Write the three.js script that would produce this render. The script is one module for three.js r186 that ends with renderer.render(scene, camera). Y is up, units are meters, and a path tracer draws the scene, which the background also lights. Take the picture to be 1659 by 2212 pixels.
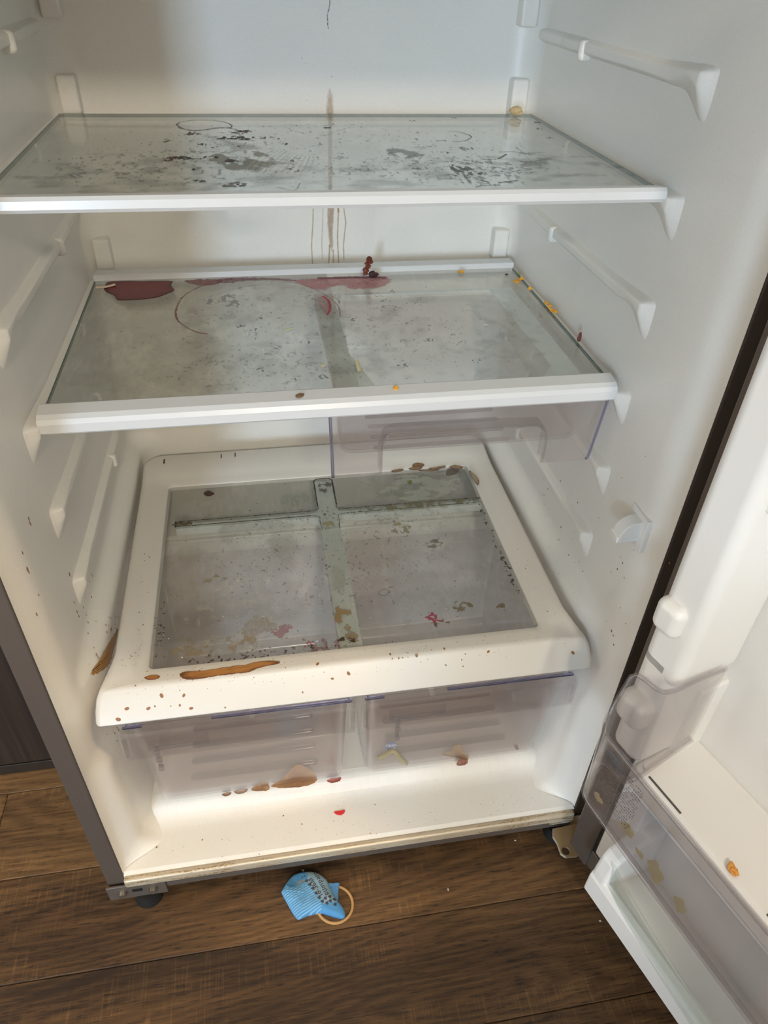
import * as THREE from 'three';
import { RoundedBoxGeometry } from 'three/addons/geometries/RoundedBoxGeometry.js';
import { mergeGeometries } from 'three/addons/utils/BufferGeometryUtils.js';
import { RectAreaLightUniformsLib } from 'three/addons/lights/RectAreaLightUniformsLib.js';

// ---------------------------------------------------------------- camera, light, exposure
const scene = new THREE.Scene();
scene.background = new THREE.Color(0x000000);
const camera = new THREE.PerspectiveCamera(70.91, 1659 / 2212, 0.02, 40);
camera.rotation.order = 'YXZ';
camera.position.set(-0.0847, 1.1488, 0.544);
camera.rotation.set(-0.6675, -0.1897, 0.0364);
const renderer = new THREE.WebGLRenderer({ antialias: true });
renderer.toneMapping = THREE.LinearToneMapping;
renderer.toneMappingExposure = 1.08;
renderer.shadowMap.enabled = true;
renderer.shadowMap.type = THREE.PCFSoftShadowMap;
RectAreaLightUniformsLib.init();

function areaLight(color, intensity, w, h, pos, target) {
  const l = new THREE.RectAreaLight(color, intensity, w, h);
  l.position.set(...pos); l.lookAt(...target); scene.add(l); return l;
}
const WIN_A = { x: -1.95, y: 1.35, z: 4.98, w: 0.62, h: 1.3 };      // far window, straight in front of the refrigerator
const WIN_B = { x: -2.78, y: 1.5, z: 0.12, w: 0.8, h: 1.2 };         // wide window in the left wall
areaLight(new THREE.Color(0.56, 0.76, 1.0), 48, WIN_A.w, WIN_A.h, [WIN_A.x, WIN_A.y, WIN_A.z - 0.03], [WIN_A.x, WIN_A.y, 0]);
areaLight(new THREE.Color(1.0, 0.94, 0.86), 4.6, WIN_B.w, WIN_B.h, [WIN_B.x + 0.03, WIN_B.y, WIN_B.z], [0, WIN_B.y, WIN_B.z]);
const LAMP = [0.68, 2.4, 0.34], ROOM_LAMP = [0.05, 2.4, 2.7];
const lampLight = new THREE.PointLight(new THREE.Color(1.0, 0.7, 0.38), 3.7);
lampLight.position.set(...LAMP); lampLight.shadow.radius = 3; scene.add(lampLight);
const roomLight = new THREE.PointLight(new THREE.Color(1.0, 0.9, 0.75), 10.2);
roomLight.position.set(...ROOM_LAMP); roomLight.shadow.radius = 5; scene.add(roomLight);

// ---------------------------------------------------------------- helpers
const V3 = THREE.Vector3;
function rng(seed) { let a = seed >>> 0; return () => { a = (a + 0x6D2B79F5) | 0; let t = Math.imul(a ^ (a >>> 15), 1 | a); t = (t + Math.imul(t ^ (t >>> 7), 61 | t)) ^ t; return ((t ^ (t >>> 14)) >>> 0) / 4294967296; }; }
const clamp = (x, a = 0, b = 1) => Math.min(b, Math.max(a, x));
const lerp = (a, b, t) => a + (b - a) * t;
const smooth = (a, b, x) => { const t = clamp((x - a) / (b - a)); return t * t * (3 - 2 * t); };
function hash2(x, y, s) { let h = Math.imul(x | 0, 374761393) ^ Math.imul(y | 0, 668265263) ^ Math.imul(s | 0, 2147483647 ^ 0x1b873593); h = Math.imul(h ^ (h >>> 13), 1274126177); return ((h ^ (h >>> 16)) >>> 0) / 4294967296; }
function vnoise(x, y, s = 0) {
  const xi = Math.floor(x), yi = Math.floor(y); let fx = x - xi, fy = y - yi;
  fx = fx * fx * (3 - 2 * fx); fy = fy * fy * (3 - 2 * fy);
  const a = hash2(xi, yi, s), b = hash2(xi + 1, yi, s), c = hash2(xi, yi + 1, s), d = hash2(xi + 1, yi + 1, s);
  return a + (b - a) * fx + (c - a) * fy + (a - b - c + d) * fx * fy;
}
function fbm(x, y, s = 0, o = 4) { let v = 0, a = 0.5, t = 0; for (let i = 0; i < o; i++) { v += a * vnoise(x, y, s + i * 17); t += a; x *= 2.03; y *= 2.03; a *= 0.5; } return v / t; }

const names = {};
function numbered(n) { names[n] = (names[n] ?? -1) + 1; return names[n] ? `${n}_${String(names[n]).padStart(3, '0')}` : n; }
function tag(o, label, category, group, kind) { o.userData.label = label; if (category) o.userData.category = category; if (group) o.userData.group = group; if (kind) o.userData.kind = kind; return o; }
function thing(name, label, category, group) { const o = new THREE.Group(); o.name = numbered(name); scene.add(o); return tag(o, label, category, group); }
function part(parent, name, geo, mat, label) { const m = new THREE.Mesh(geo, mat); m.name = name; if (label) m.userData.label = label; parent.add(m); return m; }
function solo(name, geo, mat, label, category, group, kind) { const m = new THREE.Mesh(geo, mat); m.name = numbered(name); scene.add(m); return tag(m, label, category, group, kind); }
function structure(name, geo, mat, label) { const m = new THREE.Mesh(geo, mat); m.name = name; m.userData = { kind: 'structure', label, category: name.split('_')[0] }; scene.add(m); return m; }

const srgb = (r, g, b) => new THREE.Color().setRGB(r / 255, g / 255, b / 255, THREE.SRGBColorSpace);
function mat(color, roughness = 0.6, metalness = 0, extra = {}) { return new THREE.MeshPhysicalMaterial({ color: Array.isArray(color) ? srgb(...color) : color, roughness, metalness, ...extra }); }

function bx(x0, x1, y0, y1, z0, z1, r = 0.002) {
  const w = x1 - x0, h = y1 - y0, d = z1 - z0;
  const g = r > 0 ? new RoundedBoxGeometry(w, h, d, 2, Math.min(r, w / 2.01, h / 2.01, d / 2.01)) : new THREE.BoxGeometry(w, h, d);
  g.translate((x0 + x1) / 2, (y0 + y1) / 2, (z0 + z1) / 2); return g;
}
const ni = g => { const n = g.index ? g.toNonIndexed() : g; for (const k of Object.keys(n.attributes)) if (!['position', 'normal', 'uv'].includes(k)) n.deleteAttribute(k); return n; };
const merge = list => mergeGeometries(list.map(ni));
function shapeOf(pts) { const s = new THREE.Shape(); pts.forEach(([a, b], i) => (i ? s.lineTo(a, b) : s.moveTo(a, b))); return s; }
// profile given as [z, y] points, swept along x
function sweepX(pts, x0, x1, bevel = 0) {
  const g = new THREE.ExtrudeGeometry((pts instanceof THREE.Shape) ? pts : shapeOf(pts), { depth: x1 - x0 - 2 * bevel, bevelEnabled: bevel > 0, bevelSize: bevel, bevelThickness: bevel, bevelOffset: -bevel, bevelSegments: 3, curveSegments: 10 });
  g.rotateY(-Math.PI / 2); g.translate(x1 - bevel, 0, 0); return g;
}
// outline given as [x, z] points, raised along y
function sweepY(pts, y0, y1, bevel = 0) {
  const s = (pts instanceof THREE.Shape) ? pts : shapeOf(pts.map(([x, z]) => [x, -z]));
  const g = new THREE.ExtrudeGeometry(s, { depth: y1 - y0 - 2 * bevel, bevelEnabled: bevel > 0, bevelSize: bevel, bevelThickness: bevel, bevelOffset: -bevel, bevelSegments: 2, curveSegments: 10 });
  g.rotateX(-Math.PI / 2); g.translate(0, y0 + bevel, 0); return g;
}
// rows of points -> smooth surface
function gridSurface(rows, closedRow = false) {
  const n = rows[0].length, pos = [], uv = [], idx = [];
  rows.forEach((r, j) => r.forEach((p, i) => { pos.push(p[0], p[1], p[2]); uv.push(i / n, j / rows.length); }));
  const m = closedRow ? n : n - 1;
  for (let j = 0; j + 1 < rows.length; j++) for (let i = 0; i < m; i++) { const a = j * n + i, b = j * n + (i + 1) % n, c = a + n, d = b + n; idx.push(a, c, b, b, c, d); }
  const g = new THREE.BufferGeometry();
  g.setAttribute('position', new THREE.Float32BufferAttribute(pos, 3)); g.setAttribute('uv', new THREE.Float32BufferAttribute(uv, 2)); g.setIndex(idx); g.computeVertexNormals(); return g;
}
// rounded rectangle loop in plan, counter-clockwise seen from above
function loop(x0, x1, z0, z1, r, y, nSide = 10, nCor = 5, rf = r) {
  const out = [], cs = [[x1 - rf, z1 - rf, 0, rf], [x1 - r, z0 + r, 1, r], [x0 + r, z0 + r, 2, r], [x0 + rf, z1 - rf, 3, rf]];
  for (let k = 0; k < 4; k++) {
    const [cx, cz, q, r1] = cs[k];
    for (let i = 0; i <= nCor; i++) { const a = Math.PI / 2 * (q - 1 + i / nCor); out.push([cx + r1 * Math.cos(a), y, cz - r1 * Math.sin(a)]); }
    const [nx, nz, nq, r2] = cs[(k + 1) % 4], a1 = Math.PI / 2 * q, a2 = Math.PI / 2 * (nq - 1);
    const p = [cx + r1 * Math.cos(a1), cz - r1 * Math.sin(a1)], e = [nx + r2 * Math.cos(a2), nz - r2 * Math.sin(a2)];
    for (let i = 1; i < nSide; i++) out.push([lerp(p[0], e[0], i / nSide), y, lerp(p[1], e[1], i / nSide)]);
  }
  return out;
}
// open tub with wall thickness: outer wall down, floor, inner wall up
function tub(x0, x1, z0, z1, yb, yt, tx, tz, r, t = 0.0025, fil = 0.012) {
  const rows = [], H = yt - yb;
  const ring = (y, off) => { const s = 1 - clamp((y - yb) / H); return loop(x0 + tx * s + off, x1 - tx * s - off, z0 + tz * s + off, z1 - tz * s - off, Math.max(r - off, 0.002), y); };
  const down = (off, y0) => { const a = []; for (let i = 0; i <= 5; i++) a.push(ring(lerp(yt, y0 + fil, i / 5), off)); for (let i = 1; i <= 4; i++) { const q = i / 4 * Math.PI / 2; a.push(ring(y0 + fil * (1 - Math.sin(q)), off + fil * (1 - Math.cos(q)))); } const c = ring(y0, off + Math.min(x1 - x0, z1 - z0) * 0.49); a.push(c); return a; };
  const o = down(0, yb), n = down(t, yb + t).reverse();
  rows.push(...o, ...n, o[0]);
  return gridSurface(rows, true);
}
function tube(pts, r, seg = 40, rad = 8, closed = false) { return new THREE.TubeGeometry(new THREE.CatmullRomCurve3(pts.map(p => new V3(...p)), closed, 'catmullrom', 0.4), seg, r, rad, closed); }
function ngeo(positions, uvs, idx) { const g = new THREE.BufferGeometry(); g.setAttribute('position', new THREE.Float32BufferAttribute(positions, 3)); g.setAttribute('uv', new THREE.Float32BufferAttribute(uvs, 2)); g.setIndex(idx); g.computeVertexNormals(); return g; }

// ---------------------------------------------------------------- painted textures (stains, grain, print)
function dataTex(w, h, fn, repeat = true, color = true) {
  const d = new Uint8Array(w * h * 4);
  for (let j = 0; j < h; j++) for (let i = 0; i < w; i++) { const c = fn(i / w, j / h, i, j), k = 4 * (j * w + i); d[k] = clamp(c[0], 0, 255); d[k + 1] = clamp(c[1], 0, 255); d[k + 2] = clamp(c[2], 0, 255); d[k + 3] = c.length > 3 ? clamp(c[3], 0, 255) : 255; }
  const t = new THREE.DataTexture(d, w, h, THREE.RGBAFormat); t.magFilter = THREE.LinearFilter; t.minFilter = THREE.LinearFilter;
  if (repeat) t.wrapS = t.wrapT = THREE.RepeatWrapping; if (color) t.colorSpace = THREE.SRGBColorSpace; t.needsUpdate = true; return t;
}
// a stained sheet, painted in metres over [a0,a1] x [b0,b1]
class Film {
  constructor(a0, a1, b0, b1, ppm, seed) { Object.assign(this, { a0, a1, b0, b1, ppm, seed }); this.w = Math.round((a1 - a0) * ppm); this.h = Math.round((b1 - b0) * ppm); this.d = new Float32Array(this.w * this.h * 4); this.rand = rng(seed); }
  each(x0, x1, y0, y1, fn) {
    const i0 = Math.max(0, Math.floor((x0 - this.a0) * this.ppm)), i1 = Math.min(this.w - 1, Math.ceil((x1 - this.a0) * this.ppm)), j0 = Math.max(0, Math.floor((y0 - this.b0) * this.ppm)), j1 = Math.min(this.h - 1, Math.ceil((y1 - this.b0) * this.ppm));
    for (let j = j0; j <= j1; j++) for (let i = i0; i <= i1; i++) fn(this.a0 + (i + 0.5) / this.ppm, this.b0 + (j + 0.5) / this.ppm, 4 * (j * this.w + i));
  }
  put(k, c, a) { if (a <= 0.003) return; a = Math.min(a, 1); const d = this.d, A = d[k + 3], o = a + A * (1 - a); for (let q = 0; q < 3; q++) d[k + q] = (c[q] * a + d[k + q] * A * (1 - a)) / o; d[k + 3] = o; }
  blob(pts, c, alpha, o = {}) {                                       // filled outline with a ragged edge; rim darkens its border like a dried puddle
    const { rag = 0.002, soft = 0.0006, rim = 0, rimC = c, mott = 0, s = 0 } = o, m = rag + 0.004;
    const xs = pts.map(p => p[0]), ys = pts.map(p => p[1]);
    this.each(Math.min(...xs) - m, Math.max(...xs) + m, Math.min(...ys) - m, Math.max(...ys) + m, (x, y, k) => {
      let d = polySD(pts, x, y) + (fbm(x * 160, y * 160, this.seed + s) - 0.5) * 2.4 * rag;
      const a = smooth(soft, -soft, d); if (a <= 0) return;
      const mt = mott ? 1 - mott * fbm(x * 300, y * 300, s + 5) * 1.3 : 1;
      this.put(k, c, a * alpha * mt); if (rim) this.put(k, rimC, rim * a * smooth(-0.0025, -0.0002, d));
    });
  }
  stroke(pts, w, c, alpha, o = {}) {
    const { rag = 0.5, s = 0, broken = 0 } = o, xs = pts.map(p => p[0]), ys = pts.map(p => p[1]), m = w * 2 + 0.002;
    this.each(Math.min(...xs) - m, Math.max(...xs) + m, Math.min(...ys) - m, Math.max(...ys) + m, (x, y, k) => {
      const d = lineD(pts, x, y), ww = w * (1 - rag + 2 * rag * fbm(x * 220, y * 220, this.seed + s + 3));
      let a = smooth(ww, ww * 0.45, d); if (broken && a > 0) a *= smooth(broken - 0.12, broken + 0.12, fbm(x * 420, y * 420, this.seed + s + 9));
      this.put(k, c, a * alpha);
    });
  }
  haze(x0, x1, y0, y1, c, alpha, s = 0) {                              // dried wipe marks: streaky grain over the whole sheet
    this.each(x0, x1, y0, y1, (x, y, k) => { const n = 0.55 * fbm(x * 26, y * 26, this.seed + s, 4) + 0.3 * fbm(x * 190, y * 60, this.seed + s + 4, 3) + 0.15 * hash2(Math.floor(x * 2300), Math.floor(y * 2300), s); this.put(k, c, alpha * clamp(0.25 + 1.5 * (n - 0.02))); });
  }
  smudge(cx, cy, rx, ry, c, alpha, o = {}) {                          // patchy residue inside a soft ellipse
    const { sx = 60, sy = 60, th = 0.5, wid = 0.12, s = 0, rot = 0, oct = 5 } = o, R = Math.max(rx, ry) * 1.05, cs = Math.cos(rot), sn = Math.sin(rot);
    this.each(cx - R, cx + R, cy - R, cy + R, (x, y, k) => {
      const u = ((x - cx) * cs + (y - cy) * sn) / rx, v = (-(x - cx) * sn + (y - cy) * cs) / ry, q = u * u + v * v; if (q > 1) return;
      const f = smooth(1, 0.25, q), n = fbm(x * sx, y * sy, this.seed + s, oct); this.put(k, c, alpha * smooth(th + (1 - f) * 0.22, th + (1 - f) * 0.22 + wid, n));
    });
  }
  specks(n, cx, cy, rx, ry, r0, r1, cols, alpha) {
    for (let i = 0; i < n; i++) {
      const a = this.rand() * 6.283, q = Math.sqrt(this.rand()), x = cx + rx * q * Math.cos(a), y = cy + ry * q * Math.sin(a), r = lerp(r0, r1, this.rand() ** 2.5), e = 0.5 + this.rand(), b = this.rand() * 3.14, c = cols[Math.floor(this.rand() * cols.length)], cs = Math.cos(b), sn = Math.sin(b);
      this.each(x - r * 2, x + r * 2, y - r * 2, y + r * 2, (px, py, k) => { const u = ((px - x) * cs + (py - y) * sn) / (r * e), v = (-(px - x) * sn + (py - y) * cs) / (r / e), d = Math.sqrt(u * u + v * v); this.put(k, c, alpha * smooth(1.1, 0.7, d + (vnoise(px * 1500, py * 1500, i) - 0.5) * 0.8)); });
    }
  }
  texture() { const d = this.d, w = this.w; return dataTex(this.w, this.h, (u, v, i, j) => { const k = 4 * (j * w + i); return [d[k], d[k + 1], d[k + 2], d[k + 3] * 255]; }, false); }
  material(rough = 0.6) { return new THREE.MeshPhysicalMaterial({ map: this.texture(), transparent: true, roughness: rough, side: THREE.DoubleSide }); }
  sheetY(y) { const { a0, a1, b0, b1 } = this; return ngeo([a0, y, b1, a1, y, b1, a1, y, b0, a0, y, b0], [0, 1, 1, 1, 1, 0, 0, 0], [0, 1, 2, 0, 2, 3]); }
  sheetZ(z) { const { a0, a1, b0, b1 } = this; return ngeo([a0, b0, z, a1, b0, z, a1, b1, z, a0, b1, z], [0, 0, 1, 0, 1, 1, 0, 1], [0, 1, 2, 0, 2, 3]); }
}
function segD(ax, ay, bx_, by, x, y) { const dx = bx_ - ax, dy = by - ay, t = clamp(((x - ax) * dx + (y - ay) * dy) / (dx * dx + dy * dy + 1e-12)); return Math.hypot(x - ax - t * dx, y - ay - t * dy); }
function lineD(p, x, y) { let d = 9; for (let i = 0; i + 1 < p.length; i++) d = Math.min(d, segD(p[i][0], p[i][1], p[i + 1][0], p[i + 1][1], x, y)); return d; }
function polySD(p, x, y) { let d = 9, inside = false; for (let i = 0, j = p.length - 1; i < p.length; j = i++) { d = Math.min(d, segD(p[j][0], p[j][1], p[i][0], p[i][1], x, y)); if ((p[i][1] > y) !== (p[j][1] > y) && x < (p[j][0] - p[i][0]) * (y - p[i][1]) / (p[j][1] - p[i][1]) + p[i][0]) inside = !inside; } return inside ? -d : d; }
function curve2(pts, n = 40, closed = false) { const c = new THREE.CatmullRomCurve3(pts.map(p => new V3(p[0], p[1], 0)), closed, 'catmullrom', 0.5); return c.getPoints(n).map(p => [p.x, p.y]); }

// ---------------------------------------------------------------- materials
const M = {};
{
  const mottle = dataTex(512, 512, (u, v) => { const n = fbm(u * 6, v * 6, 3, 3) * 5 - 2.5 + (hash2(Math.floor(u * 512), Math.floor(v * 512), 4) - 0.5) * 5; return [239 + n, 235 + n, 226 + n]; });
  M.liner = new THREE.MeshPhysicalMaterial({ map: mottle, roughness: 0.36 });
  M.white = mat([234, 232, 227], 0.34);
  M.trim = mat([224, 224, 222], 0.24, 0, { clearcoat: 0.25, clearcoatRoughness: 0.2 });
  M.frame = mat([220, 215, 205], 0.38);
  M.beam = mat([240, 242, 234], 0.45);
  M.hanger = mat([244, 246, 245], 0.4);
  M.slot = mat([84, 82, 80], 0.6);
  M.glass = mat([251.5, 253.5, 252.5], 0.03, 0, { transmission: 1, thickness: 0, ior: 1.52 });
  M.glassEdge = mat([70, 104, 96], 0.15, 0, { transmission: 0.35, thickness: 0, ior: 1.52 });
  M.clear = mat([253, 252.5, 253], 0.05, 0, { transmission: 1, thickness: 0, ior: 1.5 });
  M.tinted = mat([250, 248, 248], 0.2, 0, { transmission: 0.985, thickness: 0, ior: 1.5 });
  M.smoke = mat([238, 236, 236], 0.09, 0, { transmission: 0.97, thickness: 0, ior: 1.5 });
  M.rim = new THREE.MeshPhysicalMaterial({ color: 0xffffff, roughness: 0.05, transmission: 1, thickness: 0.01, ior: 1.49, attenuationColor: srgb(110, 114, 190), attenuationDistance: 0.012 });
  M.acrylic = mat([246, 249, 247], 0.08, 0, { transmission: 0.96, thickness: 0, ior: 1.49 });
  M.steel = mat([96, 86, 78], 0.45, 0.2);
  M.kick = mat([100, 91, 83], 0.5, 0.2);
  M.gap_strip = mat([42, 38, 35], 0.8);
  M.rubber = mat([22, 21, 20], 0.7);
  M.bolt = mat([178, 172, 160], 0.3, 0.9);
  const worn = dataTex(1024, 64, (u, v) => { const a = fbm(u * 260, v * 10, 8, 4), b = fbm(u * 14, v * 3, 9, 3), st = smooth(0.56, 0.74, b) * smooth(0.4, 0.7, a); return [lerp(206 + 26 * (a - 0.5), 150, st), lerp(192 + 26 * (a - 0.5), 122, st), lerp(168 + 26 * (a - 0.5), 84, st)]; });
  M.sill = new THREE.MeshPhysicalMaterial({ map: worn, roughness: 0.36, metalness: 0.25 });
  const rust = dataTex(256, 256, (u, v) => { const a = fbm(u * 9, v * 9, 21, 5), b = smooth(0.5, 0.68, fbm(u * 5, v * 5, 22, 4)); const c = 190 + 50 * (a - 0.5); return [lerp(c, 140, b), lerp(c * 0.97, 118, b), lerp(c * 0.9, 84, b)]; });
  M.bracket = new THREE.MeshPhysicalMaterial({ map: rust, roughness: 0.5, metalness: 0.15 });
}

// ---------------------------------------------------------------- the room
const wallPaint = mat([214, 208, 198], 0.85), ceilPaint = mat([226, 223, 216], 0.9);
{
  structure('wall_back', bx(-3, 2.6, 0, 2.5, -0.87, -0.77, 0), wallPaint, 'painted wall behind the refrigerator');
  structure('wall_right', bx(2.4, 2.5, 0, 2.5, -0.8, 5.1, 0), wallPaint, 'painted right wall of the kitchen');
  const holed = (w0, w1, ...hs) => { const s = shapeOf([[w0, 0], [w1, 0], [w1, 2.5], [w0, 2.5]]); for (const [a, b, w, h] of hs) s.holes.push(shapeOf([[a - w / 2, b - h / 2], [a - w / 2, b + h / 2], [a + w / 2, b + h / 2], [a + w / 2, b - h / 2]])); return s; };
  const gf = new THREE.ExtrudeGeometry(holed(-3, 2.6, [WIN_A.x, WIN_A.y, WIN_A.w, WIN_A.h]), { depth: 0.1, bevelEnabled: false }); gf.translate(0, 0, 5.0);
  structure('wall_front', gf, wallPaint, 'painted wall opposite the refrigerator with a narrow window');
  const gl = sweepX(holed(-0.8, 5.1, [WIN_B.z, WIN_B.y, WIN_B.w, WIN_B.h]), -2.9, -2.8);
  structure('wall_left', gl, wallPaint, 'painted left wall of the kitchen with a wide window');
  structure('ceiling', bx(-3, 2.6, 2.5, 2.6, -0.87, 5.1, 0), ceilPaint, 'white ceiling');
  const frame = mat([235, 235, 232], 0.5), pane = new THREE.MeshPhysicalMaterial({ color: 0x111111, roughness: 0.2, emissive: new THREE.Color(0.7, 0.85, 1.0), emissiveIntensity: 1.0 });
  const win = (n, label, fg, pg) => { const w = structure(n, fg, frame, label); part(w, 'window_pane', pg, pane, 'bright pane with the daylight sky behind it'); };
  const ring = (cx, cy, w, h) => [bx(cx - w / 2, cx - w / 2 + 0.05, cy - h / 2, cy + h / 2, 0, 0.05), bx(cx + w / 2 - 0.05, cx + w / 2, cy - h / 2, cy + h / 2, 0, 0.05), bx(cx - w / 2, cx + w / 2, cy - h / 2, cy - h / 2 + 0.05, 0, 0.05), bx(cx - w / 2, cx + w / 2, cy + h / 2 - 0.05, cy + h / 2, 0, 0.05)];
  for (const [n, label, Wn] of [['window_1', 'narrow white framed window opposite the refrigerator', WIN_A]]) {
    const ga = merge(ring(0, 0, Wn.w, Wn.h)); ga.translate(Wn.x, Wn.y, 5.03); const pa = bx(-Wn.w / 2 + 0.05, Wn.w / 2 - 0.05, -Wn.h / 2 + 0.05, Wn.h / 2 - 0.05, 0, 0.006, 0); pa.translate(Wn.x, Wn.y, 5.05);
    win(n, label, ga, pa);
  }
  const gb = merge(ring(0, 0, WIN_B.w, WIN_B.h)); gb.rotateY(Math.PI / 2); gb.translate(-2.88, WIN_B.y, WIN_B.z); const pb = bx(-WIN_B.w / 2 + 0.05, WIN_B.w / 2 - 0.05, -WIN_B.h / 2 + 0.05, WIN_B.h / 2 - 0.05, 0, 0.006, 0); pb.rotateY(Math.PI / 2); pb.translate(-2.86, WIN_B.y, WIN_B.z);
  win('window_2', 'wide white framed window in the left wall', gb, pb);
  for (const [P, label, col, e] of [[LAMP, 'warm round ceiling lamp close above the refrigerator', [1, 0.8, 0.55], 3], [ROOM_LAMP, 'white round ceiling lamp in the middle of the kitchen', [1, 0.95, 0.88], 6]]) {
    const lamp = thing('ceiling_lamp', label, 'lamp');
    const base = new THREE.CylinderGeometry(0.12, 0.12, 0.03, 40); base.translate(P[0], 2.485, P[2]); part(lamp, 'lamp_base', base, M.white);
    const bulb = new THREE.SphereGeometry(0.12, 32, 16); bulb.scale(1, 0.7, 1); bulb.translate(...P); part(lamp, 'lamp_globe', bulb, new THREE.MeshPhysicalMaterial({ color: 0xfff2e0, roughness: 0.4, emissive: new THREE.Color(...col), emissiveIntensity: e }), 'glowing globe');
  }
}
// floor planks, 15 cm wide, laid across the front of the refrigerator
{
  const floor = structure('floor', bx(-3, 2.6, -0.1, -0.008, -0.87, 5.1, 0), mat([30, 22, 16], 0.9), 'brown oak-look plank floor');
  const L = 1.22, Wd = 0.15;
  const wood = k => dataTex(2048, 256, (u, v) => {
    const x = u * L, y = v * Wd, wob = (fbm(x * 2.2 + k * 9, y * 6, 40 + k, 4) - 0.5) * 0.09;
    const kx = [0.36, 0.8, 0.22, 0.6][k] , ky = [0.07, 0.12, 0.03, 0.09][k], arch = Math.hypot((x - kx) * 0.16, y - ky + wob);
    const ring = 0.5 + 0.5 * Math.sin(2 * Math.PI * (arch * 95 + 2.2 * fbm(x * 3, y * 30, 50 + k, 3)));
    const fine = fbm(x * 26, y * 620, 60 + k, 4), pore = smooth(0.6, 0.78, fbm(x * 60, y * 900, 70 + k, 3)), patch = fbm(x * 3.2, y * 15, 80 + k, 4), saw = smooth(0.62, 0.8, fbm(x * 620, y * 24, 90 + k, 2)) * smooth(0.5, 0.62, fbm(x * 5, y * 22, 95 + k, 3));
    const knot = smooth(0.045, 0.0, Math.hypot((x - kx - 0.28) * 0.6, y - ky * 0.8));
    const line = fbm(x * 9, y * 260, 65 + k, 3);
    let t = 0.13 * ring + 0.28 * fine + 0.22 * line + 0.62 * (patch - 0.3) - 0.26 * pore - 0.3 * knot + 0.16 * saw;
    t = clamp(t * 1.05 + [-0.04, -0.17, 0.16, -0.2][k], 0, 1);
    return [lerp(42, 162, t), lerp(27, 122, t), lerp(13, 76, t)];
  });
  const mats = [0, 1, 2, 3].map(k => { const t = wood(k); return new THREE.MeshPhysicalMaterial({ map: t, roughness: 0.6, bumpMap: t, bumpScale: 0.0006 }); });
  const c = 0.0012, hw = L / 2 - 0.0003, hd = Wd / 2 - 0.0003;
  const pos = [], uv = [], idx = [];
  const ringP = (a, b, y) => [[-a, y, b], [a, y, b], [a, y, -b], [-a, y, -b]];
  const all = [...ringP(hw - c, hd - c, 0), ...ringP(hw, hd, -c), ...ringP(hw, hd, -0.008)];
  const face = (a, b, cc, d) => { const o = pos.length / 3; for (const q of [a, b, cc, d]) { const p = all[q]; pos.push(...p); uv.push((p[0] + L / 2) / L, (p[2] + Wd / 2) / Wd); } idx.push(o, o + 1, o + 2, o, o + 2, o + 3); };
  face(0, 1, 2, 3); for (let r = 0; r < 2; r++) for (let i = 0; i < 4; i++) face(4 * (r + 1) + i, 4 * (r + 1) + (i + 1) % 4, 4 * r + (i + 1) % 4, 4 * r + i);
  const pg = ngeo(pos, uv, idx), rd = rng(5);
  for (let row = -6; row < 34; row++) {
    const zc = 0.09 + 0.15 * (row + 0.5), sh = row > -5 && row < 3 ? -0.04 + 0.09 * Math.sin(row * 2.1) : rd() * L;
    for (let q = -3; q < 3; q++) {
      const xc = sh + q * L; if (xc < -3.4 || xc > 3.0 || zc < -0.85 || zc > 5.0) continue;
      const k = ({ '-1': 0, 0: 1, 1: 3, '-2': 2 })[row] ?? Math.floor(rd() * 4);
      const p = part(floor, 'plank', pg, mats[k]); p.position.set(xc, 0, zc); if (q & 1) p.rotation.y = Math.PI;
    }
  }
}
// table added out of view opposite the refrigerator; its top keeps the room light off the nearest planks
{
  const tb = thing('added_shade_table', 'added unseen dark wooden table that shades the planks before the open refrigerator', 'table');
  const w = mat([70, 52, 38], 0.55);
  part(tb, 'table_top', bx(-0.3, 1.25, 0.715, 0.74, 0.9, 1.7, 0.006), w);
  for (const [x, z] of [[-0.24, 0.96], [1.19, 0.96], [-0.24, 1.64], [1.19, 1.64]]) part(tb, 'leg', bx(x - 0.025, x + 0.025, 0, 0.716, z - 0.025, z + 0.025, 0.004), w);
  part(tb, 'apron', bx(-0.24, 1.19, 0.64, 0.716, 0.95, 0.968, 0.002), w); part(tb, 'apron', bx(-0.24, 1.19, 0.64, 0.716, 1.632, 1.65, 0.002), w);
}
// dark kitchen cabinet to the left
{
  const grain = dataTex(512, 1024, (u, v) => { const a = fbm(u * 150, v * 3.5, 30, 4), b = fbm(u * 24, v * 1.2, 31, 3), t = clamp(0.55 * a + 0.6 * b - 0.12); return [lerp(26, 74, t), lerp(19, 56, t), lerp(14, 44, t)]; });
  const wood = new THREE.MeshPhysicalMaterial({ map: grain, roughness: 0.55 });
  const cab = thing('base_cabinet', 'dark brown wood-grain kitchen cabinet standing beside the refrigerator', 'cabinet');
  part(cab, 'side_panel', bx(-1.3, -0.41, 0.026, 0.88, -0.77, -0.262, 0.002), wood);
  part(cab, 'cabinet_door', bx(-0.84, -0.413, 0.028, 0.86, -0.2615, -0.2475, 0.002), wood);
  part(cab, 'cabinet_door', bx(-1.297, -0.845, 0.028, 0.86, -0.2615, -0.2475, 0.002), wood);
  part(cab, 'toe_kick', bx(-1.3, -0.41, 0, 0.024, -0.75, -0.248, 0.001), mat([46, 38, 32], 0.5));
  solo('countertop', bx(-1.32, -0.4, 0.882, 0.92, -0.77, -0.23, 0.004), mat([120, 114, 106], 0.4), 'grey countertop lying on the dark kitchen cabinet', 'countertop');
}

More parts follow.
